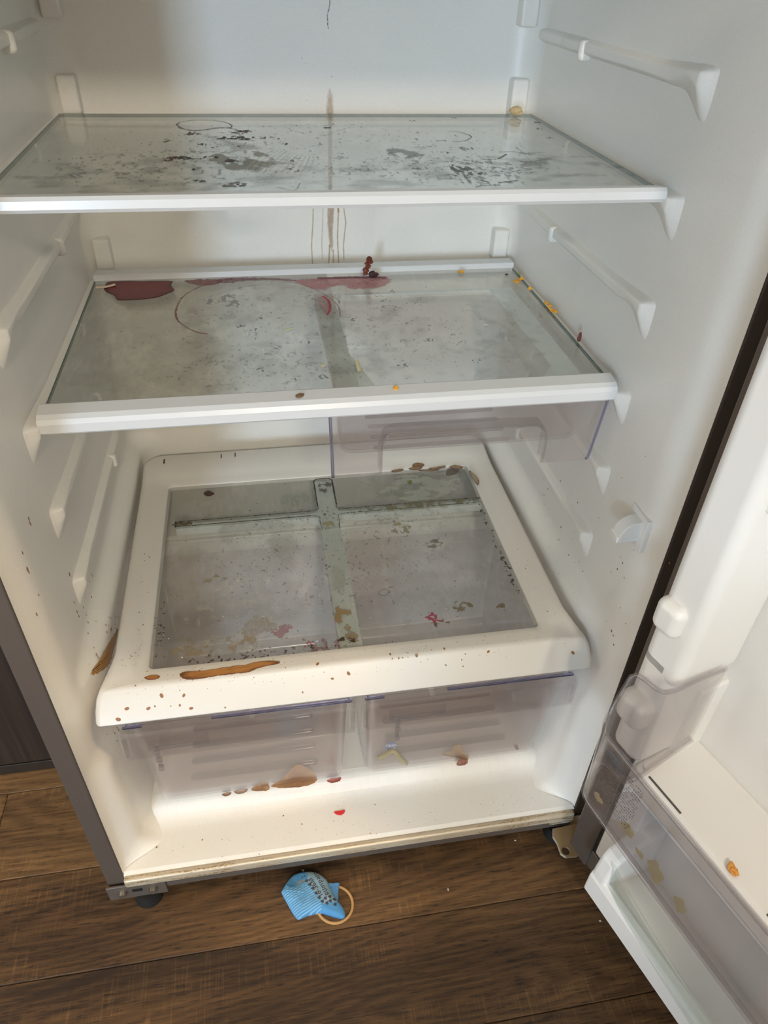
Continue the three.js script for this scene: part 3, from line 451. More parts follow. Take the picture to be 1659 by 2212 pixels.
// ---------------------------------------------------------------- crisper cover
const CY = 0.4145;
function coverY(x, z) { return z > -0.088 ? lerp(0.4175, 0.384, smooth(-0.056, -0.034, z)) : z < -0.485 ? 0.424 : 0.421; }
{
  const s = thing('crisper_cover', 'white crisper cover framing a stained glass panel', 'cover');
  const spec = [ // x, zBack, zFront, radius, y side, y back, y front
    [0.258, -0.481, -0.092, 0.006, CY - 0.004, CY - 0.004, CY - 0.004], [0.2615, -0.485, -0.0885, 0.009, CY + 0.0002, CY + 0.0002, CY + 0.0002], [0.2625, -0.486, -0.0875, 0.010, CY + 0.0028, CY + 0.0028, CY + 0.0026], [0.27, -0.494, -0.08, 0.014, CY + 0.0036, CY + 0.0045, CY + 0.003],
    [0.278, -0.505, -0.074, 0.018, CY + 0.0056, CY + 0.009, CY + 0.0032], [0.284, -0.518, -0.068, 0.022, CY + 0.009, CY + 0.015, CY + 0.0034], [0.296, -0.54, -0.0635, 0.028, CY + 0.0105, CY + 0.018, CY + 0.0032], [0.301, -0.554, -0.060, 0.03, CY + 0.0102, CY + 0.0182, CY + 0.0008],
    [0.304, -0.5598, -0.0525, 0.032, CY + 0.0075, CY + 0.0165, CY - 0.0085], [0.3056, -0.5622, -0.0425, 0.033, CY + 0.001, CY + 0.011, CY - 0.0215], [0.306, -0.5632, -0.0355, 0.033, CY - 0.012, CY - 0.002, CY - 0.0312], [0.3058, -0.563, -0.0352, 0.033, CY - 0.0138, CY - 0.004, CY - 0.0332], [0.3040, -0.561, -0.0375, 0.031, CY - 0.0135, CY - 0.004, CY - 0.0328], [0.300, -0.556, -0.047, 0.03, CY - 0.004, CY + 0.006, CY - 0.02]];
  const rows = spec.map(([x, zb, zf, r, ys, yb, yf], k) => loop(-x, x, zb, zf, r, 0, 26, 8, k < 6 ? r : 0.007).map(([px, , pz]) => {
    const tf = smooth(-0.112, zf - 0.0005, pz) ** 1.15, tb = smooth(-0.47, zb + 0.004, pz);
    let y = lerp(lerp(ys, yb, tb), yf, tf);
    const fl = k >= 6 ? smooth(-0.118, -0.05, pz) * (k >= 7 ? 1 : 0.6) : 0; 
    return [px * (1 + fl * 0.0635), y, pz];
  })).reverse();
  part(s, 'cover_frame', gridSurface(rows, true), M.frame, 'white plastic frame with a sloping front apron');
  part(s, 'glass_panel', bx(-0.2612, 0.2612, CY - 0.004, CY, -0.4845, -0.0885, 0.0005), M.glass, 'glass panel');
  // support cross below the glass
  const cross = new THREE.Shape(); { const a = 0.0158, b = 0.0062, zc = 0.3825, r = 0.013; const P = [[-a, 0.09], [a, 0.09], [a, zc - b - r], ['q', a, zc - b, a + r, zc - b], [0.262, zc - b], [0.262, zc + b], [a + r, zc + b], ['q', a, zc + b, a, zc + b + r], [a, 0.472], ['q', a, 0.477, a - 0.005, 0.477], [-a + 0.005, 0.477], ['q', -a, 0.477, -a, 0.472], [-a, zc + b + r], ['q', -a, zc + b, -a - r, zc + b], [-0.244, zc + b], [-0.244, zc - b], [-a - r, zc - b], ['q', -a, zc - b, -a, zc - b - r]]; P.forEach((p, i) => p[0] === 'q' ? cross.quadraticCurveTo(p[1], p[2], p[3], p[4]) : i ? cross.lineTo(...p) : cross.moveTo(...p)); cross.closePath(); }
  part(s, 'support_cross', sweepY(cross, 0.396, CY - 0.0045, 0.0008), M.beam, 'white support cross edged with black mould');
  for (const [x, z, w] of [...[[-.2693,-.539]].map(p => [...p, 0.0028]), ...[[-.1719,-.5428],[-.1478,-.5442]].map(p => [...p, 0.002])]) { const g = bx(x - w / 2, x + w / 2, 0.424, 0.4336, z - 0.006, z + 0.006, 0.0008); part(s, 'frame_slot', g, M.slot, 'small dark slot'); }
  // stains on the glass
  const f = new Film(-0.261, 0.261, -0.484, -0.089, 2300, 23), K = [38, 32, 24], B = [86, 56, 28], O = [150, 130, 84], W = [206, 200, 176], G = [128, 132, 112], P = [150, 84, 84];
  f.haze(-0.27, 0.27, -0.49, -0.08, [104, 96, 82], 0.26, 90);
  const zc = -0.3825, a = 0.0158, b = 0.0062;
  for (const [p, w, al, br] of [[[[-0.244, zc - b], [-0.03, zc - b]], 0.0011, 0.95, 0.3], [[[-0.244, zc + b], [-0.03, zc + b]], 0.0011, 0.95, 0.3], [[[-0.244, zc - b], [-0.244, zc + b]], 0.002, 0.95, 0], [[[0.03, zc - b], [0.26, zc - b]], 0.0013, 0.9, 0.4], [[[0.03, zc + b], [0.26, zc + b]], 0.0013, 0.9, 0.42], [[[-a, zc - b - 0.013], [-a, -0.472], [-a + 0.005, -0.477], [a - 0.005, -0.477], [a, -0.472], [a, zc - b - 0.013]], 0.0015, 0.95, 0.2], [curve2([[-0.03, zc - b], [-a, zc - b - 0.004], [-a, zc - b - 0.013]], 10), 0.0008, 0.7, 0.3], [curve2([[0.03, zc - b], [a, zc - b - 0.004], [a, zc - b - 0.013]], 10), 0.0008, 0.7, 0.3], [curve2([[-0.03, zc + b], [-a, zc + b + 0.004], [-a, zc + b + 0.016], [-a + 0.002, -0.34]], 12), 0.0009, 0.7, 0.3], [curve2([[0.03, zc + b], [a, zc + b + 0.004], [a, zc + b + 0.016], [a - 0.002, -0.34]], 12), 0.0009, 0.7, 0.3]]) f.stroke(p, w, K, al, { rag: 0.7, broken: br });
  f.smudge(0, -0.455, 0.016, 0.02, [70, 52, 30], 0.7, { sx: 140, sy: 120, th: 0.46, wid: 0.12, s: 40 });
  f.smudge(-0.232, zc, 0.018, 0.006, [90, 62, 30], 0.8, { sx: 160, sy: 160, th: 0.38, wid: 0.12, s: 41 });
  f.smudge(0.0, -0.348, 0.017, 0.014, [150, 142, 96], 0.7, { sx: 110, sy: 110, th: 0.36, wid: 0.16, s: 42 });
  f.smudge(0.15, zc, 0.12, 0.012, [112, 104, 66], 0.7, { sx: 160, sy: 160, th: 0.46, wid: 0.1, s: 43 });
  for (const [x, z] of [[0, -0.385], [-0.006, -0.378], [0.008, -0.377], [0.001, -0.372], [0.001, -0.394], [-0.004, -0.365]]) f.specks(2, x, z, 0.001, 0.001, 0.0007, 0.0016, [[44, 34, 20]], 0.9);
  f.smudge(0.14, -0.44, 0.12, 0.045, G, 0.45, { sx: 56, sy: 44, th: 0.42, wid: 0.35, s: 44 });
  f.smudge(0.16, -0.43, 0.09, 0.05, [188, 190, 176], 0.45, { sx: 34, sy: 60, th: 0.5, wid: 0.1, s: 45 });
  f.smudge(-0.05, -0.43, 0.03, 0.05, [150, 160, 146], 0.4, { sx: 60, sy: 40, th: 0.44, wid: 0.14, s: 46 });
  f.smudge(0.15, -0.35, 0.1, 0.035, [176, 176, 150], 0.4, { sx: 90, sy: 70, th: 0.47, wid: 0.3, s: 47 });
  f.smudge(...[[.1092,-.3209]][0], 0.02, 0.022, [124, 108, 60], 0.7, { sx: 110, sy: 110, th: 0.46, wid: 0.1, s: 48 });
  f.smudge(...[[.1569,-.2802]][0], 0.02, 0.012, [96, 90, 60], 0.7, { sx: 150, sy: 150, th: 0.5, wid: 0.08, s: 49 });
  f.smudge(0.16, -0.2, 0.13, 0.14, [156, 160, 150], 0.24, { sx: 24, sy: 20, th: 0.44, wid: 0.2, s: 50 });
  f.smudge(-0.13, -0.25, 0.14, 0.17, [140, 132, 108], 0.2, { sx: 26, sy: 22, th: 0.42, wid: 0.2, s: 51 });
  f.smudge(...[[-.1437,-.2229]][0], 0.06, 0.055, W, 0.42, { sx: 90, sy: 80, th: 0.44, wid: 0.42, s: 52 });
  f.smudge(...[[-.1286,-.1656]][0], 0.05, 0.05, W, 0.32, { sx: 100, sy: 90, th: 0.44, wid: 0.42, s: 53 });
  f.smudge(...[[-.2009,-.1758]][0], 0.03, 0.03, W, 0.3, { sx: 110, sy: 100, th: 0.46, wid: 0.4, s: 54 });
  f.smudge(...[[-.1449,-.1211]][0], 0.06, 0.028, W, 0.42, { sx: 110, sy: 110, th: 0.45, wid: 0.4, s: 55 });
  f.blob(curve2([[-.132,-.1573],[-.1193,-.1599],[-.1038,-.1533],[-.0974,-.142],[-.1015,-.1341],[-.1169,-.1363],[-.1234,-.1288],[-.1328,-.1194],[-.1419,-.1232],[-.1447,-.1377]], 50, true), [150, 122, 62], 0.5, { rag: 0.008, soft: 0.003, mott: 0.6, rim: 0.4, rimC: [116, 90, 40] });
  f.smudge(...[[-.17,-.246]][0], 0.03, 0.012, [140, 116, 66], 0.6, { sx: 90, sy: 90, th: 0.45, wid: 0.1, s: 57 });
  f.smudge(...[[-.1812,-.1182]][0], 0.08, 0.02, [142, 116, 70], 0.5, { sx: 110, sy: 110, th: 0.48, wid: 0.1, s: 58 });
  f.smudge(...[[-.0489,-.2002]][0], 0.022, 0.05, P, 0.35, { sx: 160, sy: 130, th: 0.5, wid: 0.3, s: 59 });
  f.smudge(...[[-.086,-.1319]][0], 0.02, 0.016, P, 0.6, { sx: 130, sy: 130, th: 0.46, wid: 0.1, s: 60 });
  f.smudge(...[[-.036,-.0982]][0], 0.024, 0.018, [120, 70, 66], 0.6, { sx: 120, sy: 120, th: 0.44, wid: 0.08, s: 61 });
  f.smudge(...[[-.0602,-.1033]][0], 0.01, 0.016, [150, 60, 72], 0.6, { sx: 160, sy: 160, th: 0.46, wid: 0.15, s: 62 });
  f.smudge(...[[-.0051,-.1482]][0], 0.014, 0.02, [150, 118, 66], 0.75, { sx: 90, sy: 90, th: 0.42, wid: 0.1, s: 63 });
  f.smudge(...[[-.0018,-.1132]][0], 0.016, 0.022, [140, 112, 70], 0.6, { sx: 110, sy: 110, th: 0.46, wid: 0.1, s: 64 });
  f.smudge(...[[-.0058,-.1013]][0], 0.014, 0.008, [62, 40, 20], 0.95, { sx: 200, sy: 200, th: 0.46, wid: 0.06, s: 65 });
  f.smudge(...[[.1181,-.1237]][0], 0.012, 0.014, [150, 40, 66], 0.9, { sx: 210, sy: 210, th: 0.46, wid: 0.1, s: 66 });
  f.smudge(...[[.1295,-.116]][0], 0.014, 0.012, [92, 62, 40], 0.75, { sx: 200, sy: 200, th: 0.5, wid: 0.06, s: 67 });
  f.smudge(...[[.166,-.1422]][0], 0.022, 0.012, [104, 92, 60], 0.8, { sx: 170, sy: 170, th: 0.48, wid: 0.07, s: 68 });
  f.smudge(...[[.2212,-.1326]][0], 0.01, 0.008, [104, 84, 52], 0.8, { sx: 170, sy: 170, th: 0.42, wid: 0.08, s: 69 });
  f.stroke(curve2([[.052,-.1862],[.0612,-.1926],[.0682,-.1858],[.0603,-.1793],[.0527,-.1823],[.052,-.1862]], 20), 0.0009, [110, 112, 84], 0.7);
  f.stroke([[.0823,-.2958],[.0887,-.3029],[.0836,-.2901]], 0.0008, [70, 84, 60], 0.6);
  f.blob(curve2([[-.2021,-.4609],[-.1961,-.4667],[-.1868,-.4616],[-.1844,-.456],[-.1927,-.4505],[-.1996,-.454]], 20, true), [66, 32, 14], 0.95, { rag: 0.001 });
  f.blob(curve2([[.2235,-.4769],[.2445,-.4787],[.2369,-.4622],[.218,-.4575]], 16, true), [96, 82, 66], 0.75, { rag: 0.001 });
  f.blob(curve2([[.1459,-.4512],[.1545,-.4529],[.1507,-.4423],[.1464,-.4456]], 12, true), [104, 112, 44], 0.9, { rag: 0.001 });
  f.smudge(0.254, -0.26, 0.008, 0.17, K, 0.75, { sx: 260, sy: 200, th: 0.58, wid: 0.1, s: 70 });
  f.smudge(-0.252, -0.16, 0.012, 0.08, [50, 34, 22], 0.8, { sx: 300, sy: 300, th: 0.64, wid: 0.08, s: 71 });
  f.smudge(-0.1, -0.096, 0.16, 0.012, [56, 34, 22], 0.85, { sx: 300, sy: 300, th: 0.62, wid: 0.08, s: 72 });
  f.smudge(0.0, -0.28, 0.26, 0.19, [70, 66, 52], 0.4, { sx: 230, sy: 200, th: 0.67, wid: 0.1, s: 73 });
  f.specks(320, 0, -0.26, 0.255, 0.18, 0.0003, 0.0012, [[56, 40, 28], [70, 66, 50], [120, 100, 60]], 0.75);
  f.specks(150, -0.03, -0.15, 0.23, 0.07, 0.0003, 0.0011, [[222, 218, 204], [206, 200, 190]], 0.8);
  part(s, 'food_stains', f.sheetY(CY + 0.0004), f.material(0.6), 'black mould lines, pale crust and brown food stains');
}

// ---------------------------------------------------------------- drawers
function crisper(name, label, x0, x1, sliderX) {
  const d = thing(name, label, 'drawer', 'clear crisper boxes');
  const yt = 0.347, yb = 0.1085, zf = -0.056, zb = -0.385;
  part(d, 'drawer_body', (() => { const t = 0.0026, H = yt - yb, fil = 0.014; const ring = (y, off) => { const s = 1 - clamp((y - yb) / H); return loop(x0 + 0.008 + 0.006 * s + off, x1 - 0.008 - 0.006 * s - off, zb + 0.012 * s + off, zf - 0.030 * s - off, Math.max(0.016 - off * 0.5, 0.002), y, 12, 6); };
    const down = (off, y0) => { const a = []; for (let i = 0; i <= 6; i++) a.push(ring(lerp(yt, y0 + fil, i / 6), off)); for (let i = 1; i <= 5; i++) { const q = i / 5 * Math.PI / 2; a.push(ring(y0 + fil * (1 - Math.sin(q)), off + fil * (1 - Math.cos(q)))); } a.push(ring(y0, off + (x1 - x0) * 0.43)); return a; };
    const o = down(0, yb), n = down(t, yb + t).reverse(); return gridSurface([...o, ...n, o[0]], true); })(), M.tinted, 'clear plastic body');
  // handle lip that hangs in front of the body, with rounded ends
  const lip = sweepX((() => { const z1 = -0.0405, t = 0.0024, top = yt + 0.002; return [[zf + 0.001, top], [z1 - 0.004, top], [z1 - 0.001, top - 0.002], [z1, top - 0.006], [z1 + 0.001, 0.298], [z1 + 0.001 - t, 0.298], [z1 - t, top - 0.007], [z1 - 0.005, top - t], [zf + 0.001, top - t]]; })(), x0 + 0.002, x1 - 0.002, 0.0006);
  part(d, 'handle_lip', lip, M.clear, 'clear handle lip');
  for (const x of [x0 + 0.004, x1 - 0.004]) { const e = new THREE.CapsuleGeometry(0.0062, 0.036, 6, 16); e.translate(x, 0.3215, -0.0465); part(d, 'lip_end', e, M.clear); }
  // thick rim seen edge on
  const r = 0.0016, yr = yt + 0.0015;
  part(d, 'rim', merge([bx(x0 + 0.004, sliderX - 0.016, yr - r, yr + r, zf - 0.001, zf + 0.004, 0.001), bx(sliderX + 0.072, x1 - 0.004, yr - r, yr + r, zf - 0.001, zf + 0.004, 0.001), bx(x0 + 0.007, x0 + 0.0098, yr - r, yr + r, zb, zf, 0.001), bx(x1 - 0.0098, x1 - 0.007, yr - r, yr + r, zb, zf, 0.001)]), M.rim, 'bluish thick plastic rim');
  // humidity slider
  const sl = new THREE.Group(); sl.name = 'humidity_slider'; sl.userData.label = 'clear humidity slider with a hanging tab'; d.add(sl);
  part(sl, 'slider_track', bx(sliderX - 0.012, sliderX + 0.068, 0.316, 0.342, -0.0385, -0.0358, 0.001), M.clear);
  part(sl, 'slider_rail', bx(sliderX - 0.004, sliderX + 0.056, 0.3215, 0.3265, -0.0375, -0.0335, 0.0012), M.smoke);
  const tb = merge([bx(sliderX - 0.0035, sliderX + 0.0035, 0.283, 0.328, -0.0365, -0.0305, 0.0025), bx(sliderX - 0.005, sliderX + 0.005, 0.300, 0.306, -0.036, -0.029, 0.002), bx(sliderX - 0.005, sliderX + 0.005, 0.316, 0.322, -0.036, -0.029, 0.002), bx(sliderX - 0.004, sliderX + 0.004, 0.279, 0.288, -0.036, -0.029, 0.002)]);
  part(sl, 'slider_tab', tb, M.smoke);
  // ribs pressed into the drawer floor
  const a = x0 + 0.055, b = x1 - 0.05;
  for (const z of [-0.122, -0.151, -0.181, -0.212]) { const g = new THREE.CapsuleGeometry(0.0055, b - a - 0.012, 5, 16); g.rotateZ(Math.PI / 2); g.scale(1, 0.75, 1); g.translate((a + b) / 2, yb + 0.0036, z); part(d, 'floor_rib', g, M.smoke); }
  return d;
}
crisper('vegetable_box', 'clear crisper box with onion skins, beside the grey side edge', -0.306, 0.0, -0.262);
crisper('vegetable_box', 'clear crisper box with a blue fruit sticker and yellow stalk', 0.0095, 0.315, 0.056);
{
  const d = thing('shallow_drawer', 'shallow clear drawer with an arched handle hanging under the glass shelf', 'drawer');
  part(d, 'drawer_body', tub(-0.006, 0.312, -0.485, -0.176, 0.652, 0.733, 0.004, 0.012, 0.018), M.tinted, 'clear plastic body');
  const s = shapeOf([[-0.0155, 0.731], [-0.0135, 0.6435], [0.046, 0.6435], [0.046, 0.684]]);
  s.quadraticCurveTo(0.047, 0.7, 0.064, 0.7005); s.lineTo(0.228, 0.6975); s.quadraticCurveTo(0.247, 0.697, 0.2475, 0.68); s.lineTo(0.2485, 0.6435); s.lineTo(0.306, 0.6435); s.quadraticCurveTo(0.310, 0.644, 0.311, 0.65); s.lineTo(0.3185, 0.731); s.closePath();
  const fg = new THREE.ExtrudeGeometry(s, { depth: 0.002, bevelEnabled: true, bevelSize: 0.0006, bevelThickness: 0.0006, bevelSegments: 1, curveSegments: 12 }); fg.translate(0, 0, -0.1605); part(d, 'drawer_front', fg, M.tinted, 'clear front with an arched handle cut-out');
  const arch = [[0.0455, 0.6435], [0.0455, 0.668], [0.047, 0.688], [0.053, 0.6975], [0.066, 0.7015], [0.14, 0.7005], [0.226, 0.6985], [0.24, 0.6955], [0.247, 0.685], [0.249, 0.668], [0.249, 0.6435]];
  const c = curve2(arch, 60), rows = [-0.158, -0.176].map(z => c.map(([x, y]) => [x, y, z])), rows2 = [-0.176, -0.158].map(z => c.map(([x, y], i) => [x + (i < 30 ? -0.0022 : 0.0022), y + 0.0022, z]));
  part(d, 'handle_arch', gridSurface([...rows, ...rows2, rows[0]]), M.smoke, 'clear arched handle recess');
  part(d, 'rim', tube([[-0.0158, 0.728, -0.1585], [-0.0147, 0.69, -0.1585], [-0.0138, 0.645, -0.1585]], 0.0019, 20), M.rim, 'bluish thick plastic edge');
  part(d, 'rim', tube([[0.3182, 0.728, -0.1585], [0.3145, 0.69, -0.1585], [0.3105, 0.65, -0.1585], [0.308, 0.6445, -0.1585]], 0.0019, 20), M.rim, 'bluish thick plastic edge');
  for (const z of [-0.2, -0.225, -0.25, -0.275, -0.3, -0.33]) { const g = new THREE.CapsuleGeometry(0.0035, 0.17, 4, 12); g.rotateZ(Math.PI / 2); g.scale(1, 0.7, 1); g.translate(0.13, 0.6555, z); part(d, 'floor_rib', g, M.smoke); }
}

// ---------------------------------------------------------------- open door, hinged on the right (local axes: x along the door, y up, z towards the inside)
const HINGE = [0.372, 0, 0.03], TURN = -73 * Math.PI / 180;
function onDoor(o) { o.position.set(...HINGE); o.rotation.y = TURN; return o; }
function doorPoint(u, y, d) { return new V3(u, y, d).applyAxisAngle(new V3(0, 1, 0), TURN).add(new V3(...HINGE)).toArray(); }
{
  const d = onDoor(new THREE.Group()); d.name = 'door'; d.userData.label = 'open refrigerator door with a white moulded inside'; fridge.add(d);
  part(d, 'outer_skin', bx(-0.004, 0.745, 0.042, 1.265, -0.04, -0.006, 0.006), M.steel);
  part(d, 'edge_frame', merge([bx(-0.004, 0.034, 0.042, 1.265, -0.008, 0.044, 0.003), bx(0.69, 0.745, 0.042, 1.265, -0.008, 0.04, 0.003), bx(0.03, 0.692, 0.042, 0.085, -0.008, 0.04, 0.003), bx(0.03, 0.692, 1.22, 1.265, -0.008, 0.04, 0.003)]), M.steel, 'grey metal edge of the door');
  part(d, 'gap_strip', merge([bx(0.0335, 0.0382, 0.084, 1.221, 0.0, 0.0385, 0.001), bx(0.0335, 0.69, 0.084, 0.089, 0.0, 0.0385, 0.001)]), M.gap_strip, 'dark strip along the gap between door edge and white panel');  // dark strip set along the gap between metal edge and panel
  part(d, 'door_panel', bx(0.037, 0.69, 0.088, 1.22, -0.006, 0.0, 0.001), M.white);
  part(d, 'panel_flange', bx(0.038, 0.082, 0.089, 0.52, -0.004, 0.040, 0.004), M.white); part(d, 'panel_flange', bx(0.664, 0.69, 0.089, 1.22, -0.004, 0.037, 0.004), M.white);
  const dike = (u0, u1, y0, y1) => { const g = new RoundedBoxGeometry(u1 - u0, y1 - y0, 0.096, 4, 0.013); g.translate((u0 + u1) / 2, (y0 + y1) / 2, 0.046); return g; };
  part(d, 'side_rib', merge([dike(0.0295, 0.074, 0.402, 0.58), dike(0.0295, 0.081, 0.545, 1.215)]), M.white, 'raised white side rib');
  part(d, 'side_rib', dike(0.662, 0.712, 0.402, 1.215), M.white, 'raised white side rib');
  for (const u of [0.0275, 0.672]) { part(d, 'bin_hook', bx(u + 0.003, u + 0.037, 0.611, 0.652, 0.08, 0.106, 0.011), M.white); part(d, 'bin_hook', bx(u + 0.004, u + 0.042, 0.468, 0.512, 0.08, 0.113, 0.012), M.white); }
  part(d, 'bin_hook', bx(0.072, 0.087, 0.782, 0.806, 0.055, 0.078, 0.004), M.white);
  // moulded shelf of the lower bin
  part(d, 'moulded_shelf', bx(0.07, 0.676, 0.372, 0.408, -0.004, 0.098, 0.008), M.white, 'white moulded shelf floor');
  for (const [u0, u1] of [[0.092, 0.142], [0.258, 0.308], [0.46, 0.51]]) part(d, 'shelf_slot', bx(u0, u1, 0.4072, 0.4087, 0.0885, 0.0912, 0.0006), M.slot, 'narrow slot in the shelf floor');
  // lowest compartment moulded into the door
  part(d, 'lower_tray', merge([bx(0.0745, 0.672, 0.101, 0.118, -0.004, 0.092, 0.006), sweepX([[0.074, 0.103], [0.089, 0.101], [0.0945, 0.105], [0.0935, 0.142], [0.090, 0.15], [0.083, 0.153], [0.077, 0.149]], 0.0745, 0.672, 0.003)]), M.white, 'white moulded tray with a raised lip');
  for (const u of [0.0745, 0.642]) part(d, 'tray_end', (() => { const e = sweepX([[0, 0.103], [0.09, 0.103], [0.0935, 0.12], [0.0905, 0.16], [0.086, 0.19], [0.078, 0.206], [0.03, 0.226], [0, 0.23]], u, u + 0.026, 0.006); return e; })(), M.white);
}
{
  const b = onDoor(thing('door_bin', 'clear plastic door bin with food scraps stuck to its front', 'bin'));
  // plan of the wall: [u, d, yTop, yBottom]
  const P = [[0.0855, 0.03, 0.562, 0.437], [0.0855, 0.07, 0.566, 0.422], [0.086, 0.104, 0.567, 0.41], [0.081, 0.1165, 0.566, 0.404], [0.06, 0.119, 0.5635, 0.402], [0.051, 0.122, 0.561, 0.4], [0.0495, 0.128, 0.556, 0.396], [0.0535, 0.145, 0.523, 0.386], [0.0575, 0.154, 0.508, 0.381], [0.0645, 0.1605, 0.5035, 0.377], [0.075, 0.1625, 0.502, 0.375], [0.1, 0.163, 0.502, 0.374], [0.2, 0.1645, 0.502, 0.373], [0.37, 0.1655, 0.502, 0.372], [0.55, 0.164, 0.502, 0.374], [0.66, 0.163, 0.502, 0.376], [0.688, 0.155, 0.508, 0.381], [0.694, 0.13, 0.556, 0.396], [0.665, 0.118, 0.565, 0.403], [0.66, 0.03, 0.562, 0.437]];
  const off = P.map((p, i) => { const a = P[Math.max(0, i - 1)], c = P[Math.min(P.length - 1, i + 1)]; const l = Math.hypot(c[0] - a[0], c[1] - a[1]); return [(c[1] - a[1]) / l, -(c[0] - a[0]) / l]; });
  const wallRow = (k, t) => P.map((p, i) => [p[0] + off[i][0] * t, lerp(p[3], p[2], k), p[1] + off[i][1] * t - 0.006 * (1 - k) * smooth(0.12, 0.16, p[1])]);
  const R = []; for (let i = 0; i <= 6; i++) R.push(wallRow(i / 6, 0)); for (let i = 6; i >= 0; i--) R.push(wallRow(i / 6, 0.0026)); R.push(R[0]);
  part(b, 'bin_wall', gridSurface(R), M.smoke, 'clear wrap-around wall');
  const edge = (k, r, dy) => tube(P.map((p, i) => { const q = wallRow(k, 0.0013)[i]; return [q[0], q[1] + dy, q[2]]; }), r, 160, 8);
  part(b, 'top_rim', edge(1, 0.0028, 0), M.smoke, 'rounded top rim');
  part(b, 'bottom_rim', edge(0, 0.0042, 0.001), M.smoke, 'thick bottom rim');
  part(b, 'bin_floor', sweepY([...P.slice(2, 19).map(p => [p[0], p[1] - 0.006 * smooth(0.12, 0.16, p[1])]), [0.66, 0.1], [0.09, 0.1]], 0.3735, 0.3765), M.smoke, 'clear floor strip');
  part(b, 'end_rib', bx(0.0505, 0.0535, 0.40, 0.535, 0.136, 0.139, 0.001), M.smoke);
  // faded print on the wall
  const cv = document.createElement('canvas'); cv.width = 256; cv.height = 256; const c = cv.getContext('2d'); c.clearRect(0, 0, 256, 256); c.fillStyle = 'rgba(46,46,44,0.85)';
  const rd = rng(77); for (let j = 0; j < 17; j++) { let x = 6; while (x < 244) { const w = 3 + rd() * 9; if (rd() < 0.8) c.fillRect(x, 8 + j * 14.4, w, 3.4); x += w + 3 + rd() * 4; } }
  const tx = new THREE.CanvasTexture(cv); tx.colorSpace = THREE.SRGBColorSpace;
  const pr = new THREE.PlaneGeometry(0.055, 0.085); pr.rotateX(0.045); pr.translate(0.108, 0.45, 0.1618); part(b, 'faded_print', pr, new THREE.MeshPhysicalMaterial({ map: tx, transparent: true, roughness: 0.6, side: THREE.DoubleSide }), 'block of small faded grey print');
}
{
  const c = [[0.086, 0.083], [0.13, 0.092], [0.2, 0.1], [0.3, 0.106], [0.373, 0.107], [0.45, 0.106], [0.55, 0.1], [0.62, 0.09], [0.66, 0.083]];
  const cc = curve2(c, 60), rows = [[0.152, 0], [0.194, 0], [0.197, 0.001], [0.197, 0.0035], [0.194, 0.0045], [0.152, 0.0045], [0.152, 0]].map(([y, t]) => cc.map(([u, d]) => [u, y, d - t]));
  onDoor(solo('bottle_retainer', gridSurface(rows), M.acrylic, 'curved clear retainer bar of the lowest door tray', 'retainer'));
}

// ---------------------------------------------------------------- spills, scraps and crumbs
const food = (c, r = 0.6, e = {}) => mat(c, r, 0, e);
// thin dried puddle with a rounded ragged edge lying on a surface y = top(x, z)
function puddle(pts, top, h, rag, seed, inner, rimC) {
  const n = Math.max(60, pts.length * 6), o = curve2(pts, n, true).slice(0, n), cx = o.reduce((s, p) => s + p[0], 0) / n, cz = o.reduce((s, p) => s + p[1], 0) / n;
  const rim = o.map(([x, z], i) => { const k = (fbm(x * 500, z * 500, seed, 3) - 0.5) * 2 * rag, l = Math.hypot(x - cx, z - cz) + 1e-6; return [x + (x - cx) / l * k, z + (z - cz) / l * k]; });
  const rows = [[1, 0], [0.985, 0.75], [0.95, 1], [0.8, 0.82], [0.55, 0.78], [0.3, 0.8], [0.02, 0.8]].map(([s, q]) => rim.map(([x, z]) => { const X = lerp(cx, x, s), Z = lerp(cz, z, s); return [X, top(X, Z) + 0.0002 + h * q * (0.75 + 0.5 * fbm(X * 180, Z * 180, seed + 2, 3)), Z]; }));
  const g = gridSurface(rows, true);
  if (inner) {                                                       // dried edge darker than the middle, with blotches
    const p = g.attributes.position, col = [], a = srgb(...inner), b = srgb(...rimC);
    for (let i = 0; i < p.count; i++) { const row = Math.floor(i / n), x = p.getX(i), z = p.getZ(i), t = clamp([1, 1, 0.85, 0.2, 0.1, 0.1, 0.1][row] * (0.6 + 0.8 * fbm(x * 260, z * 260, seed + 4, 3)) + 0.3 * smooth(0.55, 0.75, fbm(x * 120, z * 120, seed + 8, 3))); col.push(lerp(a.r, b.r, t), lerp(a.g, b.g, t), lerp(a.b, b.b, t)); }
    g.setAttribute('color', new THREE.Float32BufferAttribute(col, 3));
  }
  return g;
}
const paintedPuddle = (r = 0.5) => new THREE.MeshPhysicalMaterial({ vertexColors: true, roughness: r });
const flat = y => () => y;
solo('juice_spill', puddle([[-.2948,-.5399],[-.3019,-.5242],[-.2985,-.5026],[-.2845,-.4858],[-.2798,-.4718],[-.2686,-.4657],[-.2304,-.4704],[-.2124,-.4841],[-.203,-.4972],[-.2082,-.5192],[-.2097,-.5341],[-.2489,-.5376]], flat(S2), 0.0007, 0.0015, 3, [116, 26, 38], [74, 10, 20]), paintedPuddle(0.4), 'dark red dried juice puddle in the corner of the middle shelf', 'spill');
const coverTop = (x, z) => z > -0.0875 ? CY + 0.0031 - 0.0345 * clamp((z + 0.0615) / 0.026) : CY + 0.0005;
